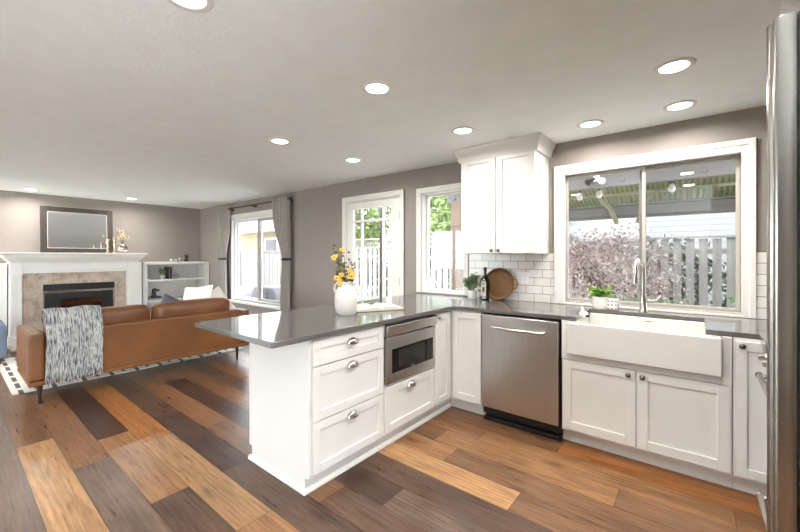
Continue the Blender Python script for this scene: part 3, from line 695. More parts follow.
for cx in (.45, .76):
    for cy in (1.98, 2.36):
        b = MB()
        for k in range(4): b.box(cx-.12, cx+.12, cy-.13+k*.083, cy-.12+k*.083, .914, .932)
        b.box(cx-.12, cx-.108, cy-.13, cy+.13, .913, .93).box(cx+.108, cx+.12, cy-.13, cy+.13, .913, .93); b.build('pan_grate', M['black'], t, bevel=.002)
t = thing('base_cabinet', (.6, 1.45, 0), 'white base cabinet between the fridge and the range cooker', 'cabinet')
carcass(t, .30, XE-.01, 1.21, 1.79, .10, CT); MB().box(.36, XE-.05, 1.21, 1.79, 0, .0995).build('plinth', M['white'], t)
d = shaker(t, 'door', FXN(.30), 1.215, 1.498, .118, .87); knob(d, FXN(.30), 1.42, .82)
d = shaker(t, 'door', FXN(.30), 1.502, 1.785, .118, .87); knob(d, FXN(.30), 1.485, .82)
o = MB().box(.262, XE-.005, 1.205, 1.792, CT, .914).build('worktop', M['counter'], loc=(.6, 1.45, CT), bevel=.003); tag(o, 'short dark grey worktop piece between fridge and range cooker', 'worktop')
t = thing('refrigerator', (.55, .65, 0), 'tall stainless refrigerator seen edge-on at the right picture border', 'refrigerator')
MB().box(.20, XE-.02, .17, 1.19, .03, 2.20).build('body', M['fridge'], t, bevel=.004)
MB().box(.25, XE-.05, .2, 1.15, 0, .03).build('plinth', M['black'], t)
for (a, c, hy) in ((.17, .68, .58), (.685, 1.195, 0)):
    # door edge stepped and ribbed to split reflections into light and dark bands
    pr = [(.198, a), (.198, c), (.182, c), (.180, c-.008), (.170, c-.008), (.168, c-.014), (.152, c-.014), (.144, c-.02), (.142, c-.032), (.142, a+.032), (.144, a+.02), (.152, a+.014), (.168, a+.014), (.170, a)]
    d = MB().prism(pr, .60, 2.22).build('door', M['fridge'], t, bevel=.002)
    y = 1.0 if hy == 0 else .26
    # full-height grip, its ribs shaped for the same banded reflections
    gp = [(.141, y-.028), (.118, y-.028), (.112, y-.024), (.110, y-.018), (.113, y-.012), (.113, y-.006), (.107, y-.002), (.1045, y+.006), (.107, y+.014), (.112, y+.018), (.112, y+.024), (.118, y+.028), (.141, y+.028)]
    MB().prism(gp, .63, 1.785).build('grip_handle', M['fridge'], d, bevel=.0015)
d = MB().box(.142, .198, .17, 1.195, .05, .592).build('freezer_drawer', M['fridge'], t, bevel=.006)
b = MB(); b.tube([(.10, .24, .53), (.10, 1.01, .53)], .014, 12); b.tube([(.142, .27, .53), (.10, .27, .53)], .011); b.tube([(.142, .98, .53), (.10, .98, .53)], .011); b.build('bar_handle', M['fridge'], d, smooth=True)

# ------------------------------------------------------------------ things on the worktop and sill
# faucet
t = thing('kitchen_faucet', (-.325, 3.385, .914), 'brushed steel gooseneck faucet behind the farmhouse sink', 'faucet')
fx, fy = -.325, 3.385
MB().lathe([(.032, .914), (.032, .92), (.026, .93), (.023, 1.0), (.021, 1.04), (.0, 1.04)], (fx, fy, 0), n=24).build('base', M['chrome'], t, smooth=True)
pts = [(fx, fy, 1.03), (fx, fy, 1.15), (fx, fy, 1.24)]
for k in range(1, 9):
    a = PI*k/8; pts.append((fx-.012*k/8*0-.0*k, fy-.075+.075*math.cos(a), 1.24+.075*math.sin(a)))
pts = [(p[0]-.035*max(0, (fy-p[1])/.15), p[1], p[2]) for p in pts]
MB().tube(pts, .0145, 14).build('spout', M['chrome'], t, smooth=True)
e = pts[-1]
MB().lathe([(.0135, 1.24), (.017, 1.235), (.0185, 1.17), (.0195, 1.14), (.0, 1.14)][::-1], (e[0], e[1], 0), n=18).build('spray_head', M['chrome'], t, smooth=True)
MB().tube([(fx+.015, fy, 1.0), (fx+.06, fy-.003, 1.0), (fx+.085, fy-.01, 1.012), (fx+.115, fy-.02, 1.05)], [.013, .013, .011, .009], 10).build('lever', M['chrome'], t, smooth=True)

def leaf_mesh(name, centers, n, size, material, parent=None, loc=None, spread=.03, droop=0, pointy=True):
    rnd = random.Random(len(centers)*31+n); V, Fc = [], []
    for i in range(n):
        c = centers[i % len(centers)]
        p = Vector(c)+Vector((rnd.gauss(0, spread), rnd.gauss(0, spread), rnd.gauss(0, spread)))
        d = Vector((rnd.gauss(0, 1), rnd.gauss(0, 1), rnd.gauss(.3, .7)-droop)).normalized()
        s = d.cross(Vector((rnd.gauss(0, 1), rnd.gauss(0, 1), rnd.gauss(0, 1)))).normalized(); up = d.cross(s)
        L = size*rnd.uniform(.6, 1.25); W = L*.28; k = len(V)
        V += [p, p+d*L*.5+s*W+up*L*.06, p+d*L, p+d*L*.5-s*W+up*L*.06]
        Fc += [(k, k+1, k+2), (k, k+2, k+3)]
    off = Vector(parent['_w']) if parent is not None and parent.get('_w') else (Vector(loc) if loc else Vector((0, 0, 0)))
    me = bpy.data.meshes.new(name); me.from_pydata([tuple(v-off) for v in V], [], Fc); me.materials.append(material)
    o = bpy.data.objects.new(name, me); col.objects.link(o)
    if parent is not None: o.parent = parent
    elif loc: o.location = loc
    return o
# white planter with fern on the window side of the worktop
def potted(name, loc, label, r0, r1, h, prof_round, leafm, nleaf, lsize, spread, height, cat='potted plant', square=False, squash=1.0):
    t = thing(name, loc, label, cat); x, y, z = loc
    if prof_round: pr = [(0, z), (r0, z), (r1, z+h*.45), (r1*.97, z+h), (r1*.85, z+h), (r1*.85, z+h*.85), (0, z+h*.85)]
    else: pr = [(0, z), (r0*.9, z), (r0, z+h*.08), (r1, z+h*.95), (r1*.97, z+h), (r1*.86, z+h), (r1*.84, z+h*.86), (0, z+h*.86)]
    MB().lathe(pr, (x, y, 0), n=28).build('pot', M['pot'], t, smooth=True)
    MB().lathe([(0, z+h*.86), (r1*.83, z+h*.86), (r1*.83, z+h*.9), (0, z+h*.92)], (x, y, 0), n=20).build('soil', M['darkwood'], t)
    cs = []; sb = MB(); rnd = random.Random(int(abs(x)*1000))
    for i in range(16):
        a = rnd.uniform(0, 2*PI); q = rnd.uniform(.15, 1)*spread; e = Vector((x+math.cos(a)*q, y+math.sin(a)*q*squash, z+h+height*rnd.uniform(.35, 1)*(1-.35*q/spread)))
        s = Vector((x+math.cos(a)*r1*.3, y+math.sin(a)*r1*.3, z+h*.88)); mid = s.lerp(e, .5)+Vector((0, 0, height*.1))
        sb.tube([s, mid, e], .0018, 5); cs += [tuple(mid.lerp(e, f)) for f in (.1, .4, .7, 1)]
    sb.build('stems', M['stem'], t)
    leaf_mesh('foliage', cs, nleaf, lsize, leafm, t, spread=spread*.16)
    return t
potted('potted_fern', (-.618, 3.365, .914), 'bright green fern in white round pot on the sill by the faucet', .05, .063, .10, True, M['leaf_lime'], 320, .035, .085, .075, squash=.7)
potted('potted_herb', (-1.775, 3.36, .914), 'bushy grey-green plant in pale pot left of the dark bottle', .045, .052, .085, False, M['leaf_pale'], 360, .04, .10, .20, squash=.8)
# patterned square glass jar right of fern
t = thing('candle_jar', (-.528, 3.365, .914), 'square patterned pale glass candle jar right of the fern pot', 'candle jar')
MB().box(-.566, -.490, 3.33, 3.402, .914, 1.0).build('jar', M['pot'], t, bevel=.006)
b = MB()
for i in range(3):
    for j in range(3):
        cx = -.566+.0127+i*.0253; cz = .914+.014+j*.029
        b.box(cx-.007, cx+.007, 3.3285, 3.3305, cz-.009, cz+.004); b.box(-.4905, -.4885, 3.33+.012+i*.024-.007, 3.33+.012+i*.024+.007, cz-.009, cz+.004)
b.build('relief_pattern', M['bookgrey'], t)
# bottle
t = thing('oil_bottle', (-1.627, 3.36, .914), 'tall dark glass bottle with pale label leaning zone of woven tray', 'bottle')
t['label'] = 'tall dark glass bottle with pale label in front of woven tray'
bx, by = -1.627, 3.35
b = MB(); b.box(bx-.034, bx+.034, by-.034, by+.034, .914, 1.115); b.build('bottle_body', M['bottle'], t, bevel=.012, seg=3)
MB().lathe([(.036, 1.105), (.028, 1.13), (.016, 1.15), (.0135, 1.165), (.0135, 1.205), (.0, 1.205)], (bx, by, 0), n=20).build('neck', M['bottle'], t, smooth=True)
MB().lathe([(.0165, 1.195), (.0165, 1.23), (.014, 1.233), (0, 1.233)], (bx, by, 0), n=18).build('cap', M['black'], t, smooth=True)
lb = MB().box(bx-.026, bx+.026, by-.0355, by-.034, .955, 1.09).build('label', M['label'], t)
b = MB()
for k, (wd, zz) in enumerate(((.018, 1.075), (.014, 1.062), (.02, 1.04), (.012, 1.02), (.02, 1.0), (.016, .985))): b.box(bx-wd, bx+wd, by-.0362, by-.0354, zz-.003, zz+.003)
b.box(bx-.012, bx+.012, by-.0362, by-.0354, 1.003, 1.034); b.build('label_print', M['bookdark'], lb)
# woven tray leaning on tile
t = thing('woven_tray', (-1.52, 3.44, .914), 'round woven wicker tray with loop handle propped against the tile', 'tray')
tilt = Matrix.Translation((-1.515, 3.43, 1.068)) @ Matrix.Rotation(math.radians(-12), 4, 'X')
b = MB(tilt); b.lathe([(0, .0), (.135, .0), (.150, -.012), (.154, -.02), (.150, -.024), (.140, -.014), (.130, .012), (0, .012)], n=44, axis='y'); b.build('tray_base', M['wicker'], t, smooth=True)
b = MB(tilt); b.tube([(.152*math.cos(2*PI*k/40), -.021, .152*math.sin(2*PI*k/40)) for k in range(40)], .0065, 8, closed=True); b.build('rim', M['wicker_rim'], t, smooth=True)
for sgn in (1, -1):
    b = MB(tilt); b.tube([(sgn*.147, -.02, .055), (sgn*.178, -.024, .045), (sgn*.195, -.026, .01), (sgn*.182, -.024, -.03), (sgn*.148, -.02, -.048)], .006, 8); b.build('handle', M['wicker_rim'], t, smooth=True)
# socket plate
t = thing('socket_plate', (-1.28, YW-.01, 1.137), 'white double socket plate on the tiled splashback', 'socket')
px, py, pz = -1.30, YW-.0102, 1.135
MB().box(px-.058, px+.058, py-.006, py, pz-.057, pz+.057).build('plate', M['vinyl'], t, bevel=.002)
for dx in (-.026, .026):
    f = MB().box(px+dx-.017, px+dx+.017, py-.008, py-.006, pz-.035, pz+.035).build('receptacle', M['vinyl'], t, bevel=.0015)
    for dz in (-.018, .018):
        for ex in (-.006, .006): MB().box(px+dx+ex-.001, px+dx+ex+.001, py-.0086, py-.0078, pz+dz-.005, pz+dz+.006).build('slot', M['black'], f)
# sink caddy thing: folded white cloth with a black clip on the left rim
t = thing('dish_brush', (-.655, 2.93, .884), 'small white dish brush with black tip lying at left edge of sink', 'brush')
MB().ell((-.640, 2.90, .9015+.022), (.030, .03, .022), 14, 8, .8).build('brush_head', M['ivory'], t, smooth=True)
MB().tube([(-.645, 2.905, .935), (-.655, 2.93, .96), (-.66, 2.945, .966)], [.008, .010, .006], 8).build('grip', M['vinyl'], t, smooth=True)
MB().ell((-.612, 2.885, .914), (.016, .012, .009), 10, 6).build('tip', M['black'], t, smooth=True)
# white jug and its yellow branches
t = thing('ceramic_jug', (-2.02, 1.87, .914), 'white two-handled ceramic jug standing on the peninsula', 'jug')
jx, jy, jz = -2.02, 1.87, .914
MB().lathe([(0, jz), (.066, jz), (.074, jz+.01), (.082, jz+.06), (.086, jz+.12), (.080, jz+.165), (.062, jz+.195), (.045, jz+.208), (.043, jz+.222), (.052, jz+.235), (.050, jz+.24), (.040, jz+.232), (.036, jz+.21), (.036, jz+.15), (0, jz+.15)], (jx, jy, 0), n=36).build('jug_body', M['ceramic'], t, smooth=True)
for sg_ in (-1, 1):
    ux, uy = sg_*.778, sg_*.628
    MB().tube([(jx+ux*r, jy+uy*r, jz+h) for r, h in ((.044, .222), (.068, .228), (.083, .212), (.088, .185), (.078, .160))], .009, 8).build('handle', M['ceramic'], t, smooth=True)
t = thing('flower_branches', (jx, jy, jz+.155), 'yellow blossoming branches arranged in the white jug', 'flowers')
rnd = random.Random(5); sb = MB(); pet = MB(); cs = []; buds = MB()
R_ = Vector((.778, -.628*-1, 0)); R_ = Vector((math.cos(math.radians(38.9)), math.sin(math.radians(38.9)), 0)); Fw = Vector((-R_.y, R_.x, 0))
tips = [(-.075, .0, .275), (-.045, .03, .255), (.015, .02, .12), (.045, -.02, .13), (-.06, -.02, .09), (.02, .02, .19), (.065, .02, .165), (-.03, -.03, .16), (-.015, .03, .225), (.035, .03, .07), (-.085, .02, .245)]
base = Vector((jx, jy, jz+.165))
for (r, f_, hh) in tips:
    e = Vector((jx, jy, jz+.22))+R_*r+Fw*f_+Vector((0, 0, hh*.92)); n1 = base+R_*r*.15+Fw*f_*.15+Vector((0, 0, .07)); m1 = n1.lerp(e, .5)+R_*r*.12
    sb.tube([base, n1, m1, e], [.0035, .003, .0025, .0015], 6); cs += [tuple(n1.lerp(m1, .6)), tuple(m1), tuple(m1.lerp(e, .5)), tuple(e)]
def blossom(c, s):
    for k in range(5):
        a = 2*PI*k/5+rnd.uniform(-.3, .3); d = (R_*math.cos(a)+Vector((0, 0, 1))*math.sin(a)).normalized()
        pet.ell(tuple(Vector(c)+d*s*.55-Fw*s*.3), (s*.48, s*.42, s*.42), 7, 5)
for (r, hh, s) in ((-.085, .195, .024), (-.07, .155+.05, .018), (-.03, .255, .018), (-.065, .045, .026), (-.045, .03, .02), (-.03, .07, .022), (.045, .06, .026), (.03, .10, .022), (.06, .08, .02), (-.04, .0, .02), (.02, .055, .015), (-.015, .235, .014)):
    blossom(Vector((jx, jy, jz+.22))+R_*r-Fw*.03+Vector((0, 0, hh)), s)
sb.build('twigs', M['stem'], t, smooth=True); pet.build('blossoms', M['petal'], t, smooth=True)
leaf_mesh('leaves', cs, 150, .034, mat('olive_leaf', (92, 92, 52), .6, var=.4, scale=20), t, spread=.014)
MB().ell(tuple(Vector((jx, jy, jz+.255))+R_*.05-Fw*.03), (.012, .012, .015), 10, 8).build('dark_bud', M['bronze'], t, smooth=True)
# open magazine
t = thing('open_book', (-2.02, 2.2, .914), 'open book with cream pages lying on the peninsula', 'book', rz=math.radians(62), local=True)
for s_ in (1, -1):
    b = MB()
    b.prism([(0, .004), (0, .016), (.04*s_, .034), (.10*s_, .031), (.185*s_, .017), (.19*s_, .004)], -.125, .125, 'y'); b.build('page_block', M['paper'], t)
b = MB(); b.box(-.196, .196, -.13, .13, 0, .0035); b.build('cover', M['darkwood'], t)
b = MB(); b.prism([(.055, .0335), (.055, .0342), (.1, .0322), (.1, .0315)], -.09, .02, 'y'); b.build('page_photo', M['stone'], t)

# ------------------------------------------------------------------ living room
# rug
o = MB().box(-7.0, -5.13, .42, 2.75, .0005, .014).build('rug', M['rug'], loc=(-5.13, .42, 0)); tag(o, 'cream rug with short dark dashes lying under the leather sofa', 'rug')
# sofa
t = thing('leather_sofa', (-5.0, 1.5, 0), 'long cognac leather sofa seen from behind, on dark tapered legs', 'sofa')
XB, XF, Y0, Y1 = -4.60, -5.40, .468, 2.545
MB().box(XF+.02, XB-.002, Y0+.006, Y1-.006, .172, .215).build('base_rail', M['leather'], t, bevel=.012, seg=3)
MB().prism([(XB-.004, .216), (XB, .64), (XB-.015, .655), (XB-.085, .655), (XB-.10, .64), (XB-.10, .216)], Y0+.12, Y1-.12, 'y').build('back_panel', M['leather'], t, bevel=.008)
for (a, c) in ((Y0, Y0+.118), (Y1-.118, Y1)):
    MB().box(XF, XB, a, c, .216, .640).build('arm', M['leather'], t, bevel=.028, seg=4)
def pillow(name, c, r, m, parent=None, rot=None, e=.55, loc=None, seg=(28, 16)):
    Mx = Matrix.Translation(c) @ (rot or Matrix.Identity(4))
    b = MB(Mx)
    def sg(v, p): return math.copysign(abs(v)**p, v)
    n, m_ = seg; rings = []
    for j in range(1, m_):
        tt = -PI/2+PI*j/m_
        ring = []
        for i in range(n):
            a = 2*PI*i/n; q = math.cos(tt)**.62
            ring.append(b.v((r[0]*sg(math.sin(tt), .8)*(1), r[1]*q*sg(math.cos(a), e), r[2]*q*sg(math.sin(a), e))))
        rings.append(ring)
    p0 = b.v((-r[0], 0, 0)); p1 = b.v((r[0], 0, 0))
    for a, d in zip(rings, rings[1:]):
        for i in range(n): b.bm.faces.new((a[i], a[(i+1) % n], d[(i+1) % n], d[i]))
    for i in range(n):
        b.bm.faces.new((p0, rings[0][(i+1) % n], rings[0][i])); b.bm.faces.new((p1, rings[-1][i], rings[-1][(i+1) % n]))
    return b.build(name, m, parent, smooth=True, loc=loc)
for (a, c) in ((Y0+.122, 1.462), (1.47, 2.36)):
    pillow('seat_cushion', (-5.07, (a+c)/2, .33), (.10, (c-a)/2, .33), M['leather2'], t, Matrix.Rotation(PI/2, 4, 'Y'), e=.3)
    pillow('back_cushion', (-4.79, (a+c)/2, .62), (.105, (c-a)/2-.002, .195), M['leather2'], t, Matrix.Rotation(math.radians(6), 4, 'Y'), e=.28)
for (x, y) in ((-4.66, .553), (-4.66, 2.40), (-5.33, .553), (-5.33, 2.40)):
    MB().lathe([(.011, .0145 if x < -5 else 0), (.012, .02), (.022, .172), (0, .172)][0:], (x, y, 0), n=16).build('leg', M['darkwood'], t, smooth=True)
# throw over the sofa back
t = thing('throw_blanket', (-4.6, .79, .2), 'streaky grey and white woven throw with fringe hanging over sofa back', 'throw')
prof = [(-4.935, .60), (-4.925, .72), (-4.90, .79), (-4.85, .832), (-4.79, .842), (-4.72, .835), (-4.665, .80), (-4.625, .72), (-4.592, .66), (-4.585, .60), (-4.583, .52), (-4.582, .44), (-4.581, .36), (-4.580, .29), (-4.580, .262)]
rnd = random.Random(3)
def pth(s):
    k = s*(len(prof)-1); i = min(int(k), len(prof)-2); f = k-i
    return (prof[i][0]*(1-f)+prof[i+1][0]*f, prof[i][1]*(1-f)+prof[i+1][1]*f)
def thr(u, v):
    x, z = pth(v); y = .578+.425*u
    y += .012*(v-.5)*math.sin(5*u) + (.018*(1-v) if u < .5 else -.012*v)
    x += .009*(1+math.sin(u*19+v*2))*min(1, .35+v); z += .006*math.sin(u*11)
    return (x+.004, y, z)
MB().grid(thr, 48, 56).build('cloth', M['throw'], t, smooth=True, solid=.008, keep=True)
b = MB()
for k in range(78):
    u = (k+.5)/78; x, y, z = thr(u, 1.0); L = rnd.uniform(.06, .10)
    b.tube([(x, y, z+.01), (x+rnd.uniform(.0, .012), y+rnd.uniform(-.008, .008), z-L*.5), (x+rnd.uniform(.0, .01), y+rnd.uniform(-.014, .014), z-L)], [.0042, .0038, .002], 5)
b.build('fringe', M['throw'], t)
# pillows on the sofa
def loose(name, c, r, m, rot, label):
    b = MB(Matrix.Translation(c) @ rot); K = 18
    for sd in (1, -1):
        def f(u, v):
            a = 2*u-1; d = 2*v-1
            th = r[0]*sd*((1-a**2)*(1-d**2))**.42
            pin = .93+.07*max(abs(a), abs(d))**2*(a*a*d*d)**.5
            return (th, a*r[1]*(pin-.05*(1-a*a)*0-.05*(1-d*d)*(abs(a) > 2)), d*r[2]*pin)
        b.grid(f, K, K)
    bmesh.ops.remove_doubles(b.bm, verts=b.bm.verts, dist=1e-4)
    o = b.build(name, m, smooth=True, loc=c); return tag(o, label, 'pillow')
RZ = lambda d: Matrix.Rotation(math.radians(d), 4, 'Z'); RY = lambda d: Matrix.Rotation(math.radians(d), 4, 'Y'); RX_ = lambda d: Matrix.Rotation(math.radians(d), 4, 'X')
loose('throw_pillow', (-5.14, 2.10, .715), (.075, .24, .24), M['ivory'], RZ(-70) @ RY(-14) @ RX_(6), 'white throw pillow standing at right end of leather sofa, topmost')
loose('throw_pillow', (-4.98, 2.25, .65), (.07, .22, .22), M['cream'], RZ(-38) @ RY(-16) @ RX_(38), 'beige throw pillow with its corner up, in front of the white pillow')
loose('throw_pillow', (-5.12, 1.82, .60), (.07, .22, .21), M['slate'], RZ(-30) @ RY(-18) @ RX_(-25), 'dark slate throw pillow left of the white pillow on sofa')
# fireplace
t = thing('fireplace', (-8.1, 1.4, 0), 'white fireplace with wide mantel shelf, fluted legs and stone surround', 'fireplace')
FXX = -7.86
for (a, c) in ((.605, .735), (2.03, 2.245)):
    b = MB(); b.box(XW+.001, -7.78, a, c, .0, 1.24); b.box(XW+.001, -7.765, a-.012, c+.012, 0, .16)
    nf = 4 if c-a < .2 else 6
    st = (c-a-.03)/nf
    for k in range(nf): b.box(-7.78, -7.772, a+.015+k*st+.006, a+.015+(k+1)*st-.006, .2, 1.04)
    b.box(-7.78, -7.768, a-.008, c+.008, 1.06, 1.09)
    b.build('pilaster', M['trim'], t, bevel=.003)
b = MB(); b.box(XW+.001, -7.79, .735, 2.03, 1.085, 1.24); b.box(-7.79, -7.775, .735, 2.03, 1.13, 1.145); b.build('frieze', M['trim'], t, bevel=.003)
prof = [(0, 1.24), (.012, 1.24), (.018, 1.262), (.04, 1.285), (.07, 1.318), (.088, 1.345), (.092, 1.362), (.118, 1.365), (.122, 1.372), (.122, 1.396), (.118, 1.4), (0, 1.4)]
b = MB(); vs = []; MY0, MY1, MX = .628, 2.185, -7.775
for (p, dv) in (((XW+.001, MY0), (0, -1)), ((MX, MY0), (1, -1)), ((MX, MY1), (1, 1)), ((XW+.001, MY1), (0, 1))):
    vs.append([b.v((p[0]+dv[0]*n, p[1]+dv[1]*n, z)) for n, z in prof])
for a, c in zip(vs, vs[1:]):
    for i in range(len(prof)): b.bm.faces.new((a[i], a[(i+1) % len(prof)], c[(i+1) % len(prof)], c[i]))
b.bm.faces.new(vs[0]); b.bm.faces.new(vs[-1][::-1])
b.box(XW+.002, MX, MY0, MY1, 1.241, 1.399)
b.build('mantel_shelf', M['trim'], t, bevel=.002)
b = MB(); b.box(XW+.001, FXX, .736, .972, 0, 1.084).box(XW+.001, FXX, 1.86, 2.029, 0, 1.084).box(XW+.001, FXX, .972, 1.86, .905, 1.084).box(XW+.001, FXX, .972, 1.86, 0, .10)
b.build('stone_surround', M['stone'], t)
MB().box(-7.76, -7.45, .60, 2.30, .0005, .03).build('hearth', M['stone'], t, bevel=.004)
b = MB(); b.box(XW+.02, XW+.05, .973, 1.859, .101, .904).box(XW+.05, FXX-.002, .973, .985, .101, .904).box(XW+.05, FXX-.002, 1.847, 1.859, .101, .904).box(XW+.05, FXX-.002, .985, 1.847, .101, .115).box(XW+.05, FXX-.002, .985, 1.847, .89, .904)
b.build('firebox', M['black'], t)
MB(FX(FXX)).box(.968, 1.864, -.01, .012, .80, .905).build('hood_louvre', M['black'], t, bevel=.004)
b = MB(FX(FXX)); b.box(.968, 1.864, -.004, .018, .765, .80).box(.968, .984, -.004, .016, .10, .765).box(1.848, 1.864, -.004, .016, .10, .765); b.build('metal_trim', M['chrome'], t, bevel=.003)
b = MB(FX(FXX)); b.box(.985, 1.17, -.006, .008, .115, .764).box(1.69, 1.847, -.006, .008, .115, .764).box(1.17, 1.69, -.006, .008, .66, .764).box(1.17, 1.69, -.006, .008, .115, .2); b.build('black_door_frame', M['black'], t, bevel=.003)
MB(FX(FXX)).box(1.17, 1.69, -.004, .0, .2, .66).build('fire_glass', M['fireglass'], t)
for k in range(3):
    MB().tube([(XW+.2, 1.2+k*.06, .16+k*.06), (XW+.22, 1.6-k*.04, .18+k*.07)], .045, 10).build('log', M['ash'], t, smooth=True)
MB().box(XW+.06, FXX-.03, 1.0, 1.84, .116, .125).build('ember_bed', M['ash'], t)
# mirror
t = thing('wall_mirror', (-8.28, 1.46, 1.4), 'wide mirror in dark brown frame leaning above the white mantel', 'mirror')
Mm = Matrix.Translation((-8.24, 1.46, 1.401)) @ RY(-5.0)
mw, mh = .475, .765
b = MB(Mm); b.box(0, .03, -mw, -mw+.082, 0, mh).box(0, .03, mw-.082, mw, 0, mh).box(0, .03, -mw+.082, mw-.082, mh-.082, mh).box(0, .03, -mw+.082, mw-.082, 0, .075); b.build('frame', M['mirrorframe'], t, bevel=.006)
MB(Mm).box(.006, .014, -mw+.08, mw-.08, .073, mh-.08).build('mirror_glass', M['mirror'], t)
b = MB(Mm); b.box(.012, .022, -mw+.082, -mw+.089, .075, mh-.082).box(.012, .022, mw-.089, mw-.082, .075, mh-.082).box(.012, .022, -mw+.089, mw-.089, mh-.089, mh-.082).box(.012, .022, -mw+.089, mw-.089, .075, .082); b.build('inner_bead', M['trim'], t)
# mantel decor
def lathe_thing(name, prof, loc, label, cat, m, part='body', n=28):
    o = MB().lathe(prof, (0, 0, 0), n=n).build(name, m, smooth=True); o.location = loc; return tag(o, label, cat)
cs = [(0, 0), (.030, 0), (.026, .012), (.013, .05), (.011, .10), (.016, .17), (.028, .228), (.025, .232), (.012, .18), (0, .17)]
lathe_thing('bud_vase', cs, (-7.80, 1.758, 1.4005), 'slim flared gold vase nearest to the mirror on the mantel', 'vase', M['gold'])
lathe_thing('bud_vase', [(r*1.05, z*1.14) for r, z in cs], (-7.84, 1.862, 1.4005), 'taller slim gold vase between flared vase and round pot', 'vase', M['gold'])
lathe_thing('round_vase', [(0, 0), (.03, 0), (.06, .02), (.078, .06), (.076, .10), (.05, .145), (.03, .155), (.034, .168), (.028, .168), (.024, .15), (.05, .12), (0, .08)], (-7.80, 1.962, 1.4005), 'round shiny silver vase at the right end of the mantel', 'vase', M['silver'])
t = thing('dried_flowers', (-7.80, 1.962, 1.49), 'pale dried flower sprigs standing in the round silver vase', 'flowers')
b = MB(); cs_ = []; rnd = random.Random(8)
for k in range(11):
    a = 2*PI*k/11; q = rnd.uniform(.03, .10); e = (-7.80+.6*q*math.cos(a), 1.962+q*math.sin(a)-.01, 1.60+rnd.uniform(.04, .20)); b.tube([(-7.8, 1.962, 1.49), (-7.8+.01*math.cos(a), 1.962+.012*math.sin(a), 1.57), e], .0022, 5); cs_ += [e, tuple(Vector((-7.8, 1.962, 1.57)).lerp(Vector(e), .7))]
b.build('stalks', M['stem'], t); leaf_mesh('blossoms', cs_, 170, .028, M['green_flower'], t, spread=.012)
# built-in bookcases
def bookcase(y0, y1, label):
    t = thing('bookcase', (-8.1, (y0+y1)/2, 0), label, 'bookcase'); xf = -7.90
    MB().box(XW+.002, xf+.012, y0, y1, 1.19, 1.236).build('top_board', M['trim'], t, bevel=.003)
    for (a, c) in ((y0, y0+.075), (y1-.075, y1)): MB().box(XW+.002, xf, a, c, 0, 1.189).build('side_panel', M['trim'], t, bevel=.002)
    MB().box(XW+.002, XW+.015, y0+.075, y1-.075, .0, 1.189).build('back_panel', M['trim'], t)
    for z in (.866, .48): MB().box(XW+.015, xf-.01, y0+.0755, y1-.0755, z, z+.04).build('shelf', M['trim'], t, bevel=.002)
    MB().box(XW+.015, xf-.005, y0+.0755, y1-.0755, 0, .10).build('base_board', M['trim'], t, bevel=.002)
    return t
bookcase(2.300, 3.474, 'white low built-in bookcase right of fireplace, holding ornaments')
bookcase(-.85, .592, 'white low built-in bookcase left of the fireplace, cut by picture edge')
# right bookcase, top: round ornaments and dark succulent
for (y, r, m, lab) in ((2.80, .036, 'silver', 'small silver ball ornament, left one on top of the bookcase'), (2.875, .024, 'ceramic', 'tiny white ball ornament between silver balls on bookcase top'), (2.945, .034, 'silver', 'small silver ball ornament beside dark succulent on bookcase top')):
    o = MB().ell((0, 0, r), (r, r, r), 20, 14).build('ball_ornament', M[m], smooth=True); o.location = (-7.98, y, 1.2365); tag(o, lab, 'ornament', 'ball ornaments on the bookcase')
t = thing('potted_succulent', (-7.98, 3.065, 1.2365), 'dark spiky succulent in small black pot on top of bookcase', 'potted plant')
MB().lathe([(0, 1.2365), (.035, 1.2365), (.045, 1.285), (.038, 1.285), (0, 1.275)], (-7.98, 3.065, 0), n=20).build('pot', M['bronze'], t, smooth=True)
b = MB()
for k in range(22):
    a = 2*PI*k/22*2.4; q = .02+.045*(k % 5)/4; h = .13-.9*q
    b.tube([(-7.98, 3.065, 1.275), (-7.98+q*.5*math.cos(a), 3.065+q*.5*math.sin(a), 1.275+h*.6), (-7.98+q*math.cos(a), 3.065+q*math.sin(a), 1.275+h)], [.009, .007, .001], 5)
b.build('spikes', mat('dark_succulent', (58, 62, 46), .6, var=.3), t)
# middle shelf: white pot plant, two dark books, wire ornament
t = thing('potted_plant', (-8.02, 2.655, .9065), 'little plant in white pot on the bookcase middle shelf', 'potted plant')
MB().lathe([(0, .9065), (.042, .9065), (.046, .985), (.040, .985), (0, .975)], (-8.02, 2.655, 0), n=20).build('pot', M['ceramic'], t, smooth=True)
leaf_mesh('foliage', [(-8.02+.03*math.cos(k), 2.655+.04*math.sin(k), 1.02+.02*(k % 4)) for k in range(12)], 110, .045, M['leaf_pale'], t, spread=.016)
for (y, h, th, m, lab) in ((2.735, .232, .036, 'bookdark', 'tall black book standing next to white pot on middle shelf'), (2.785, .225, .030, 'bookdark', 'black book right of grey book on the middle shelf'), (2.760, .21, .010, 'bookgrey', 'thin pale grey book between the two black books')):
    t = thing('book', (-8.03, y, .9065), lab, 'book', 'books on the middle shelf')
    a, c = y-th/2+.0005, y+th/2-.0005
    b = MB(); b.box(-8.12, -7.972, a, a+.003, .9068, .9065+h).box(-8.12, -7.972, c-.003, c, .9068, .9065+h).box(-7.972, -7.968, a, c, .9068, .9065+h); b.build('cover', M[m], t)
    MB().box(-8.115, -7.973, a+.003, c-.003, .91, .9065+h-.004).build('pages', M['paper'], t)
t = thing('wire_ornament', (-8.0, 2.885, .9065), 'dark wire sphere ornament right of books on the middle shelf', 'ornament')
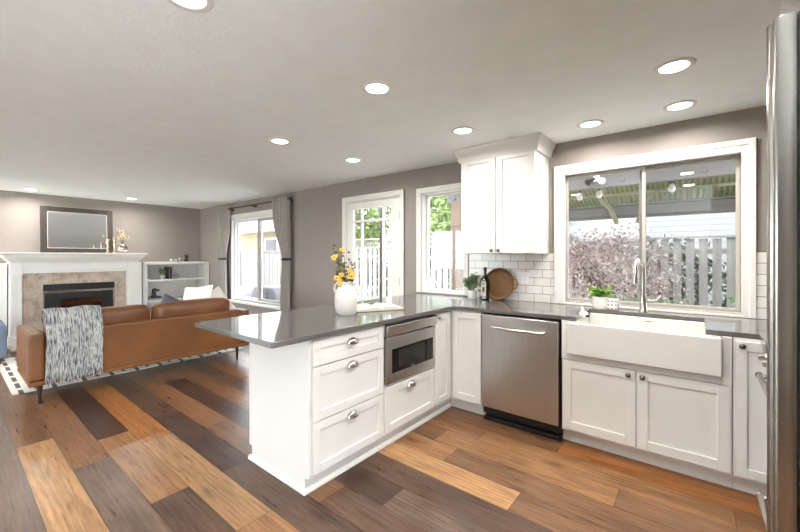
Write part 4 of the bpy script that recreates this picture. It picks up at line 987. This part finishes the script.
for k in range(4):
    a = PI*k/4; b = MB(); b.tube([(-8.0+.055*math.cos(2*PI*i/24)*math.cos(a), 2.885+.055*math.cos(2*PI*i/24)*math.sin(a), .962+.055*math.sin(2*PI*i/24)) for i in range(24)], .003, 6, closed=True); b.build('wire_ring', M['pewter'], t)
b = MB(); b.tube([(-8.0+.055*math.cos(2*PI*i/24), 2.885+.055*math.sin(2*PI*i/24), .962) for i in range(24)], .003, 6, closed=True); b.build('wire_ring', M['pewter'], t)
# lower shelf: dog head on books
for k, (m, lab) in enumerate((('bookgrey', 'grey book lying at the bottom of stack under dark figurine'), ('bookdark', 'dark book lying on grey book under the dark figurine'))):
    t = thing('book', (-8.0, 2.52, .5205+.034*k), lab, 'book', 'books lying under the figurine'); z = .5205+.034*k
    b = MB(); b.box(-8.08, -7.93, 2.415+.01*k, 2.625-.01*k, z, z+.003).box(-8.08, -7.93, 2.415+.01*k, 2.625-.01*k, z+.030, z+.033).box(-7.93, -7.927, 2.415+.01*k, 2.625-.01*k, z, z+.033); b.build('cover', M[m], t)
    MB().box(-8.075, -7.931, 2.42+.01*k, 2.62-.01*k, z+.003, z+.03).build('pages', M['paper'], t)
t = thing('dog_figurine', (-8.0, 2.52, .5885), 'dark bronze dog-head figurine on a short stack of books', 'figurine')
b = MB(); z = .5885
b.lathe([(0, z), (.05, z), (.052, z+.012), (.042, z+.018), (.038, z+.05), (.036, z+.09), (0, z+.11)], (-8.0, 2.505, 0), n=18)
b.ell((-8.0, 2.515, z+.115), (.034, .042, .036), 14, 10); b.ell((-8.0, 2.565, z+.108), (.021, .036, .018), 12, 8); b.ell((-8.0, 2.597, z+.113), (.01, .01, .009), 8, 6)
b.ell((-7.962, 2.50, z+.10), (.008, .02, .032), 10, 8); b.ell((-8.038, 2.50, z+.10), (.008, .02, .032), 10, 8)
b.build('head_and_bust', M['bronze'], t, smooth=True)
# armchair at the left border
t = thing('blue_armchair', (-7.08, .05, 0), 'grey-blue upholstered armchair at the left picture border', 'armchair')
ax0, ax1, ay0, ay1 = -7.36, -6.62, -.38, .50
MB().box(ax0, ax1, ay0+.13, ay1-.13, .10, .30).build('seat_base', M['bluefab'], t, bevel=.02, seg=3)
pillow('seat_cushion', ((ax0+ax1)/2+.05, (ay0+ay1)/2, .37), (.075, .30, .31), M['bluefab'], t, RY(90), e=.3)
for (a, c) in ((ay0, ay0+.128), (ay1-.128, ay1)): MB().box(ax0, ax1-.02, a, c, .085, .50).build('arm', M['bluefab'], t, bevel=.04, seg=4)
MB().prism([(ay0+.13, .30), (ay1-.13, .30), (ay1-.13, .82), (ay0+.13, .82)], ax0, ax0+.16, 'x').build('backrest', M['bluefab'], t, bevel=.05, seg=4)
for x in (ax0+.06, ax1-.08):
    for y in (ay0+.06, ay1-.06): MB().lathe([(.014, 0.0145 if x > -7.0 and y > .42 else 0), (.02, .084), (0, .084)], (x, y, 0), n=12).build('leg', M['darkwood'], t, smooth=True)
# curtains
rod_z = 2.245
t = thing('curtain_rod', (-6.1, YW-.08, rod_z), 'thin black curtain rod above the living-room window', 'curtain rod')
MB().tube([(-7.28, YW-.08, rod_z), (-4.98, YW-.08, rod_z)], .0095, 10).build('rod', M['black'], t, smooth=True)
for x in (-7.30, -4.95): MB().ell((x, YW-.08, rod_z), (.028, .024, .024), 14, 10).build('finial', M['black'], t, smooth=True)
for x in (-6.92, -6.1, -5.03): MB().tube([(x, YW-.001, rod_z-.02), (x, YW-.06, rod_z-.018), (x, YW-.08, rod_z-.011)], .008, 8).lathe([(.022, YW-.006), (.022, YW-.001)], (x, 0, rod_z-.02), n=14, axis='y').build('bracket', M['black'], t, smooth=True)
def curtain(xl, xr, tl, tr, label, seed):
    t = thing('curtain', ((xl+xr)/2, YW-.08, .02), label, 'curtain', 'curtains of the living-room window')
    def f(u, v):
        z = 2.30-v*2.28; zt = 1.295
        k = math.exp(-((z-zt)/.42)**2) if z > zt else .82+.18*math.exp(-((z-zt)/.3)**2)
        a = xl+(tl-xl)*k; c = xr+(tr-xr)*k
        wv = math.sin(u*PI*11+seed+.6*math.sin(z*2))*(.046-.02*k) + .008*math.sin(u*PI*23+z*2)
        return (a+(c-a)*u, YW-.078+wv*.9, z)
    MB().grid(f, 90, 60).build('cloth', M['curtain'], t, smooth=True, solid=.003, keep=True)
    ring = [((tl+tr)/2+((tr-tl)/2+.012)*math.cos(2*PI*k/28), YW-.078+.048*math.sin(2*PI*k/28)) for k in range(28)]
    b = MB(); lo = [b.v((p[0], p[1], 1.275)) for p in ring]; hi = [b.v((p[0], p[1], 1.315)) for p in ring]
    for i in range(28): b.bm.faces.new((lo[i], lo[(i+1) % 28], hi[(i+1) % 28], hi[i]))
    b.build('tie_back', M['black'], t, smooth=True, solid=.004, keep=True)
curtain(-7.33, -6.93, -7.32, -7.07, 'left grey-beige curtain beside the bookcase, gathered by black tie', 0)
curtain(-5.45, -4.98, -5.17, -4.97, 'right grey-beige curtain on the patio side, gathered by black tie', 1)

# ------------------------------------------------------------------ outside
GZ = -.12
o = MB().box(-45, 25, YW+NT+.001, 45, GZ-.1, GZ).build('ground', M['ground']); struct(o)
o = MB().box(-45, 25, -30, YS-.151, GZ-.1, GZ).build('ground_south', M['ground']); struct(o)
def fence(x0, x1, y, h, label, lattice=0, wd=.14, gap=.012, m='fence', posts=2.4, picket=False, y2=None):
    t = thing('garden_fence', ((x0+x1)/2, y, GZ), label, 'fence')
    b = MB(); x = x0; rnd = random.Random(int(abs(x0*7)))
    while x < x1-wd*.5:
        b.box(x, min(x1, x+wd), y-.012, y+.012, GZ+.04, h+rnd.uniform(-.008, .008)); x += wd+gap
    b.build('boards', M[m], t)
    MB().box(x0, x1, y+.013, y+.05, .25, .34).box(x0, x1, y+.013, y+.05, h-.3, h-.21).build('rails', M[m], t)
    if not picket: MB().box(x0-.02, x1+.02, y-.05, y+.05, h+.012, h+.05).build('cap_rail', M[m], t)
    if lattice:
        b = MB(); k = x0
        while k < x1:
            b.tube([(k, y, h+.05), (k+lattice, y, h+.05+lattice)], .012, 4); b.tube([(k+lattice, y+.01, h+.05), (k, y+.01, h+.05+lattice)], .012, 4); k += .14
        b.box(x0, x1, y-.03, y+.03, h+.05+lattice, h+.09+lattice); b.build('lattice', M[m], t)
    x = x0+.3
    while x < x1:
        MB().box(x-.05, x+.05, y+.051, y+.15, GZ, h+.06+lattice).build('post', M[m], t); x += posts
    return t
fence(-4.6, 6.5, 9.6, 1.70, 'tall pale board fence behind the red maple outside kitchen window', gap=.07)
fence(-10.3, -4.9, 9.2, 1.60, 'pale picket fence seen through the glazed patio door', lattice=.26, gap=.075)
fence(-26, -10.6, 8.2, 1.52, 'grey board fence behind covered furniture outside living-room window', m='fence', gap=.05)
MB_ = MB().box(-15.9, -15.55, 7.9, 8.15, GZ, 1.56).build('gate_post', M['fence_red'], loc=(-15.7, 8.0, GZ)); tag(MB_, 'reddish wooden post in front of fence outside the living-room window', 'post')
o = MB().box(-4.315, -4.275, 4.78, 4.82, GZ, 2.9).build('slim_pole', M['bronze'], loc=(-4.3, 4.8, GZ)); tag(o, 'slim black upright post seen through the glazed door', 'post')  # dark upright pole standing outside the door
# patio shelter
t = thing('patio_shelter', (0, 6.5, GZ), 'timber patio shelter with corrugated roof outside the kitchen window', 'shelter')
SX0, SX1, SY0, SY1 = -2.66, 3.2, 4.6, 8.5
for (x, y) in ((SX0, SY0), (SX1, SY0), (SX0+.3, SY1), (SX1, SY1)): MB().box(x-.07, x+.09, y-.07, y+.07, GZ, 2.30 if y > 5 else 2.1).build('post', M['post'], t, bevel=.006)
for (y, z0, z1) in ((SY0, 2.10, 2.33), (SY1, 2.10, 2.33)):
    MB().box(SX0-.15, SX1+.15, y-.045, y+.045, z0, z1).build('beam', M['beam'], t, bevel=.006)
for x in (SX0, SX1): MB().box(x-.045, x+.045, SY0+.05, SY1-.05, 2.12, 2.33).build('side_beam', M['beam'], t, bevel=.006)
b = MB()
for x in (-2.68, -1.85, -1.45, -.95, -.62, .05, .38, 1.2):
    for z in (2.155, 2.27): b.lathe([(.018, SY0-.058), (.022, SY0-.0455)], (x, 0, z), n=10, axis='y')
b.build('bolts', M['pewter'], t)
RYm, RZm = 6.55, 3.02
b = MB()
for (ya, za, yb, zb) in ((SY0-.3, 2.36, RYm, RZm), (RYm, RZm, SY1+.3, 2.36)):
    n = len(b.bm.verts); vs = [b.v(p) for p in ((SX0-.3, ya, za), (SX1+.3, ya, za), (SX1+.3, yb, zb), (SX0-.3, yb, zb))]; b.bm.faces.new(vs)
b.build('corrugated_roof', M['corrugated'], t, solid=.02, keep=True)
for k, x in enumerate((-2.6, -1.4, -.2, 1.0, 2.2, 3.1)):
    b = MB(); 
    for (ya, za, yb, zb) in ((SY0, 2.335, RYm-.02, RZm-.07), (RYm+.02, RZm-.07, SY1, 2.335)):
        b.tube([(x, ya, za+.0), (x, yb, zb)], .035, 4)
    b.build('rafter', M['bracket'], t)
for f in (.35, .7):
    for s_ in (-1, 1):
        y = RYm+s_*(SY1-RYm)*f; z = RZm-(RZm-2.36)*f-.035
        MB().box(SX0-.2, SX1+.2, y-.02, y+.02, z-.05, z).build('purlin', M['bracket'], t)
for (x, s_) in ((SX0+.16, 1), (-1.25, -1), (-.9, 1), (.65, 1)):
    b = MB(); b.tube([(x, SY1-.06, 2.0), (x+s_*.10, SY1-.25, 2.3), (x+s_*.28, SY1-.5, 2.52)], .045, 6); b.build('knee_brace', M['bracket'], t)
MB().box(SX0-.15, SX1+.15, SY1-.1, SY1+.1, 2.34, 2.37).build('top_plate', M['beam'], t)
# twin-head floodlight and hanging bulbs
t = thing('floodlight', (-.86, SY0-.05, 2.2), 'twin-head floodlight fixed to the grey shelter beam', 'floodlight')
MB().box(-.90, -.84, SY0-.075, SY0-.046, 2.17, 2.27).build('base', M['vinyl'], t, bevel=.004)
for s_ in (-1, 1):
    MB().tube([(-.87+s_*.02, SY0-.07, 2.2), (-.87+s_*.05, SY0-.11, 2.18), (-.87+s_*.07, SY0-.15, 2.15)], [.012, .02, .036], 12).build('lamp_head', M['black' if s_ < 0 else 'vinyl'], t, smooth=True)
for k, (x, y, z) in enumerate(((-1.285, 5.6, 2.22), (-1.04, 5.6, 2.23), (-.245, 5.6, 2.22))):
    t = thing('string_light_bulb', (x, y, z), '', 'light bulb', 'string lights under the shelter roof')
    t['label'] = ('hanging bulb at the left end of the kitchen window', 'hanging bulb below the twin floodlight', 'hanging bulb in right window pane near the lamp reflection')[k]
    MB().lathe([(0, z-.10), (.03, z-.085), (.042, z-.05), (.03, z-.01), (.018, z+.01), (0, z+.01)], (x, y, 0), n=16).build('bulb', M['ceramic'], t, smooth=True)
    MB().lathe([(.02, z+.008), (.02, z+.06), (0, z+.06)], (x, y, 0), n=14).build('socket', M['black'], t, smooth=True)
    MB().tube([(x, y, z+.055), (x, y, RZm-(RZm-2.36)*((RYm-y)/(RYm-SY0+.3))-.02)], .005, 6).build('cable', M['black'], t)
# trees
def tree(name, loc, label, h, crown, leafm, n, size, cat='tree', trunk_r=.12, spread=.45, group=None, ncl=26, low=.45, droop=0):
    x, y, z = loc; t = thing(name, loc, label, cat, group); rnd = random.Random(int(abs(x*13+y*7)))
    b = MB(); top = z+h*low; b.tube([(x, y, z), (x+.04*h*.2, y, z+h*low*.5), (x, y, top)], [trunk_r, trunk_r*.8, trunk_r*.6], 8)
    cs = []
    for k in range(ncl):
        a = rnd.uniform(0, 2*PI); q = math.sqrt(rnd.uniform(.02, 1)); zz = rnd.uniform(-1, 1)
        c = (x+crown[0]*q*math.cos(a)*math.sqrt(max(.05, 1-zz*zz*.8)), y+crown[1]*q*math.sin(a)*math.sqrt(max(.05, 1-zz*zz*.8)), top+crown[2]*(.75+zz*.9))
        cs.append(c)
        if k % 2 == 0: b.tube([(x, y, top-h*.08), tuple(Vector((x, y, top)).lerp(Vector(c), .5)+Vector((0, 0, .05*h))), c], [trunk_r*.4, trunk_r*.22, trunk_r*.06], 5)
    b.build('trunk', M['bark'], t); leaf_mesh('foliage', cs, n, size, leafm, t, spread=spread, droop=droop)
    return t
tree('japanese_maple', (-1.35, 7.6, GZ), 'dusty red japanese maple in front of fence outside kitchen window', 2.0, (1.2, .8, .52), M['maple_leaf'], 6000, .07, spread=.17, trunk_r=.05, low=.42, ncl=60, droop=.5)
tl = [(-12.9, 12.6, 5.6, 'leafy tree behind fence in left panes of the patio door'), (-9.2, 14.6, 6.4, 'leafy tree behind fence in right panes of the patio door'), (-6.3, 12.0, 5.6, 'leafy tree behind the fence seen through narrow window'), (-13.4, 18.0, 7.2, 'pale tree standing furthest behind the patio door fence')]
for (x, y, h, lab) in tl: tree('garden_tree', (x, y, GZ), lab, h, (1.6, 1.4, 1.5), M['tree_leaf'], 3600, .24, spread=.42, group='trees behind the fence', low=.36)
def hedge(x0, x1, y, h, label):
    t = thing('garden_hedge', ((x0+x1)/2, y, GZ), label, 'hedge', 'hedges behind the fences'); rnd = random.Random(int(abs(x0*5)))
    n = int((x1-x0)*14); cs = [(rnd.uniform(x0, x1), y+rnd.uniform(-.2, .2), rnd.uniform(GZ+.1, h)) for _ in range(n)]
    b = MB()
    for k in range(int((x1-x0)/.8)): b.tube([(x0+.4+k*.8, y, GZ), (x0+.4+k*.8, y, h*.8)], .04, 6)
    b.build('stems', M['bark'], t); leaf_mesh('foliage', cs, n*60, .17, M['hedge_leaf'], t, spread=.16); return t
hedge(-10.2, -5.0, 10.3, 1.35, 'dark green hedge showing through gaps of the picket fence')
hedge(-4.4, 6.3, 10.9, 1.4, 'dark hedge showing through gaps of the fence behind maple')
# low plants by the fence
def tuft(loc, label, n, h, m, cat='plant'):
    t = thing('garden_plant', loc, label, cat, 'low plants under kitchen window'); x, y, z = loc; rnd = random.Random(int(abs(x*31)+n)); b = MB()
    for k in range(n):
        a = rnd.uniform(0, 2*PI); q = rnd.uniform(.15, .5)*h*1.1; hh = h*rnd.uniform(.6, 1)
        p = [(x, y, z), (x+q*.4*math.cos(a), y+q*.4*math.sin(a), z+hh*.8), (x+q*math.cos(a), y+q*math.sin(a), z+hh*.85), (x+1.3*q*math.cos(a), y+1.3*q*math.sin(a), z+hh*.55)]
        b.tube(p, [.012, .014, .010, .002], 4)
    b.build('blades', M[m], t); return t
tuft((-.55, 6.6, GZ), 'tall arching grass plant behind the faucet lever', 60, 1.0, 'leaf_pale')
def bush(loc, label, r, m, n=700, size=.07):
    t = thing('garden_shrub', loc, label, 'shrub', 'low plants under kitchen window'); x, y, z = loc; rnd = random.Random(int(abs(x*17)+3))
    b = MB(); cs = []
    for k in range(14):
        a = rnd.uniform(0, 2*PI); e = (x+r[0]*math.cos(a)*rnd.uniform(.2, 1), y+r[0]*.6*math.sin(a), z+r[1]*rnd.uniform(.3, 1)); b.tube([(x, y, z), e], .012, 5); cs.append(e)
    b.build('stems', M['bark'], t); leaf_mesh('foliage', cs, n, size, M[m], t, spread=r[0]*.25); return t
bush((-2.95, 8.2, GZ), 'light green shrub at lower left corner of kitchen window view', (.5, .62), 'leaf_lime')
bush((.75, 7.4, GZ), 'light green shrub at lower right corner of kitchen window view', (.55, .62), 'leaf_lime')
bush((-1.75, 8.6, GZ), 'grey-green shrub under the maple behind the fern pot', (.5, .5), 'leaf_pale')
bush((-4.6, 7.2, GZ), 'dark grey-green shrub at the foot of fence in narrow window', (.4, .55), 'leaf_pale')
# neighbours
t = thing('neighbour_house', (1, 15, GZ), 'white lap-sided neighbour house behind fence outside the kitchen window', 'house')
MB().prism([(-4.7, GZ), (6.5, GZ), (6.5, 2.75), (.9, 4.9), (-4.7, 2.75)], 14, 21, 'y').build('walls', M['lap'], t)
for s_ in (-1, 1):
    e = .9+s_*6.1; MB().prism([(.9, 4.92), (e, 2.56), (e, 2.70), (.9, 5.08)], 13.6, 21.4, 'y').build('roof', M['roofing'], t)
b = MB(); b.prism([(.9, 4.78), (-5.2, 2.44), (-5.2, 2.62), (.9, 4.96)], 13.56, 13.62, 'y'); b.build('barge_board', M['trim'], t)
t = thing('neighbour_house', (-19, 13, GZ), 'buff neighbour house behind the fence outside living-room window', 'house')
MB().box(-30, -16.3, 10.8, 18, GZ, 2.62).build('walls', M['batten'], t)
MB().box(-30.6, -15.9, 10.2, 18.4, 2.62, 2.80).build('eave', M['trim'], t, bevel=.02)
MB().prism([(10.1, 2.80), (18.6, 2.80), (14.3, 4.6)], -30.7, -15.8, 'x').build('roof', M['roofing'], t)
b = MB(); b.box(-17.9, -16.7, 10.74, 10.80, 1.5, 2.3); f = b.build('window', M['trim'], t); MB().box(-17.8, -16.8, 10.72, 10.74, 1.58, 2.22).build('window_pane', M['screen'], f)
# covered patio furniture outside the living-room window
for (x0, x1, y0, y1, h, lab) in ((-11.0, -8.4, 4.6, 5.5, .48, 'long grey canvas-covered patio couch outside living-room window'), (-8.1, -7.1, 4.5, 5.4, .66, 'grey canvas-covered patio chair outside right window pane')):
    t = thing('covered_furniture', ((x0+x1)/2, (y0+y1)/2, GZ), lab, 'garden furniture', 'covered furniture on the patio')
    b = MB(); b.prism([(x0-.06, GZ), (x1+.06, GZ), (x1, h-.14), (x1-.12, h), (x0+.12, h), (x0, h-.14)], y0, y1, 'y'); b.build('canvas_cover', M['tarp'], t, bevel=.05, seg=3)
    b = MB()
    for x in (x0+.3, x1-.3): b.box(x-.02, x+.02, y0-.012, y0+.002, GZ+.05, h-.1)
    b.build('straps', M['bookdark'], t)
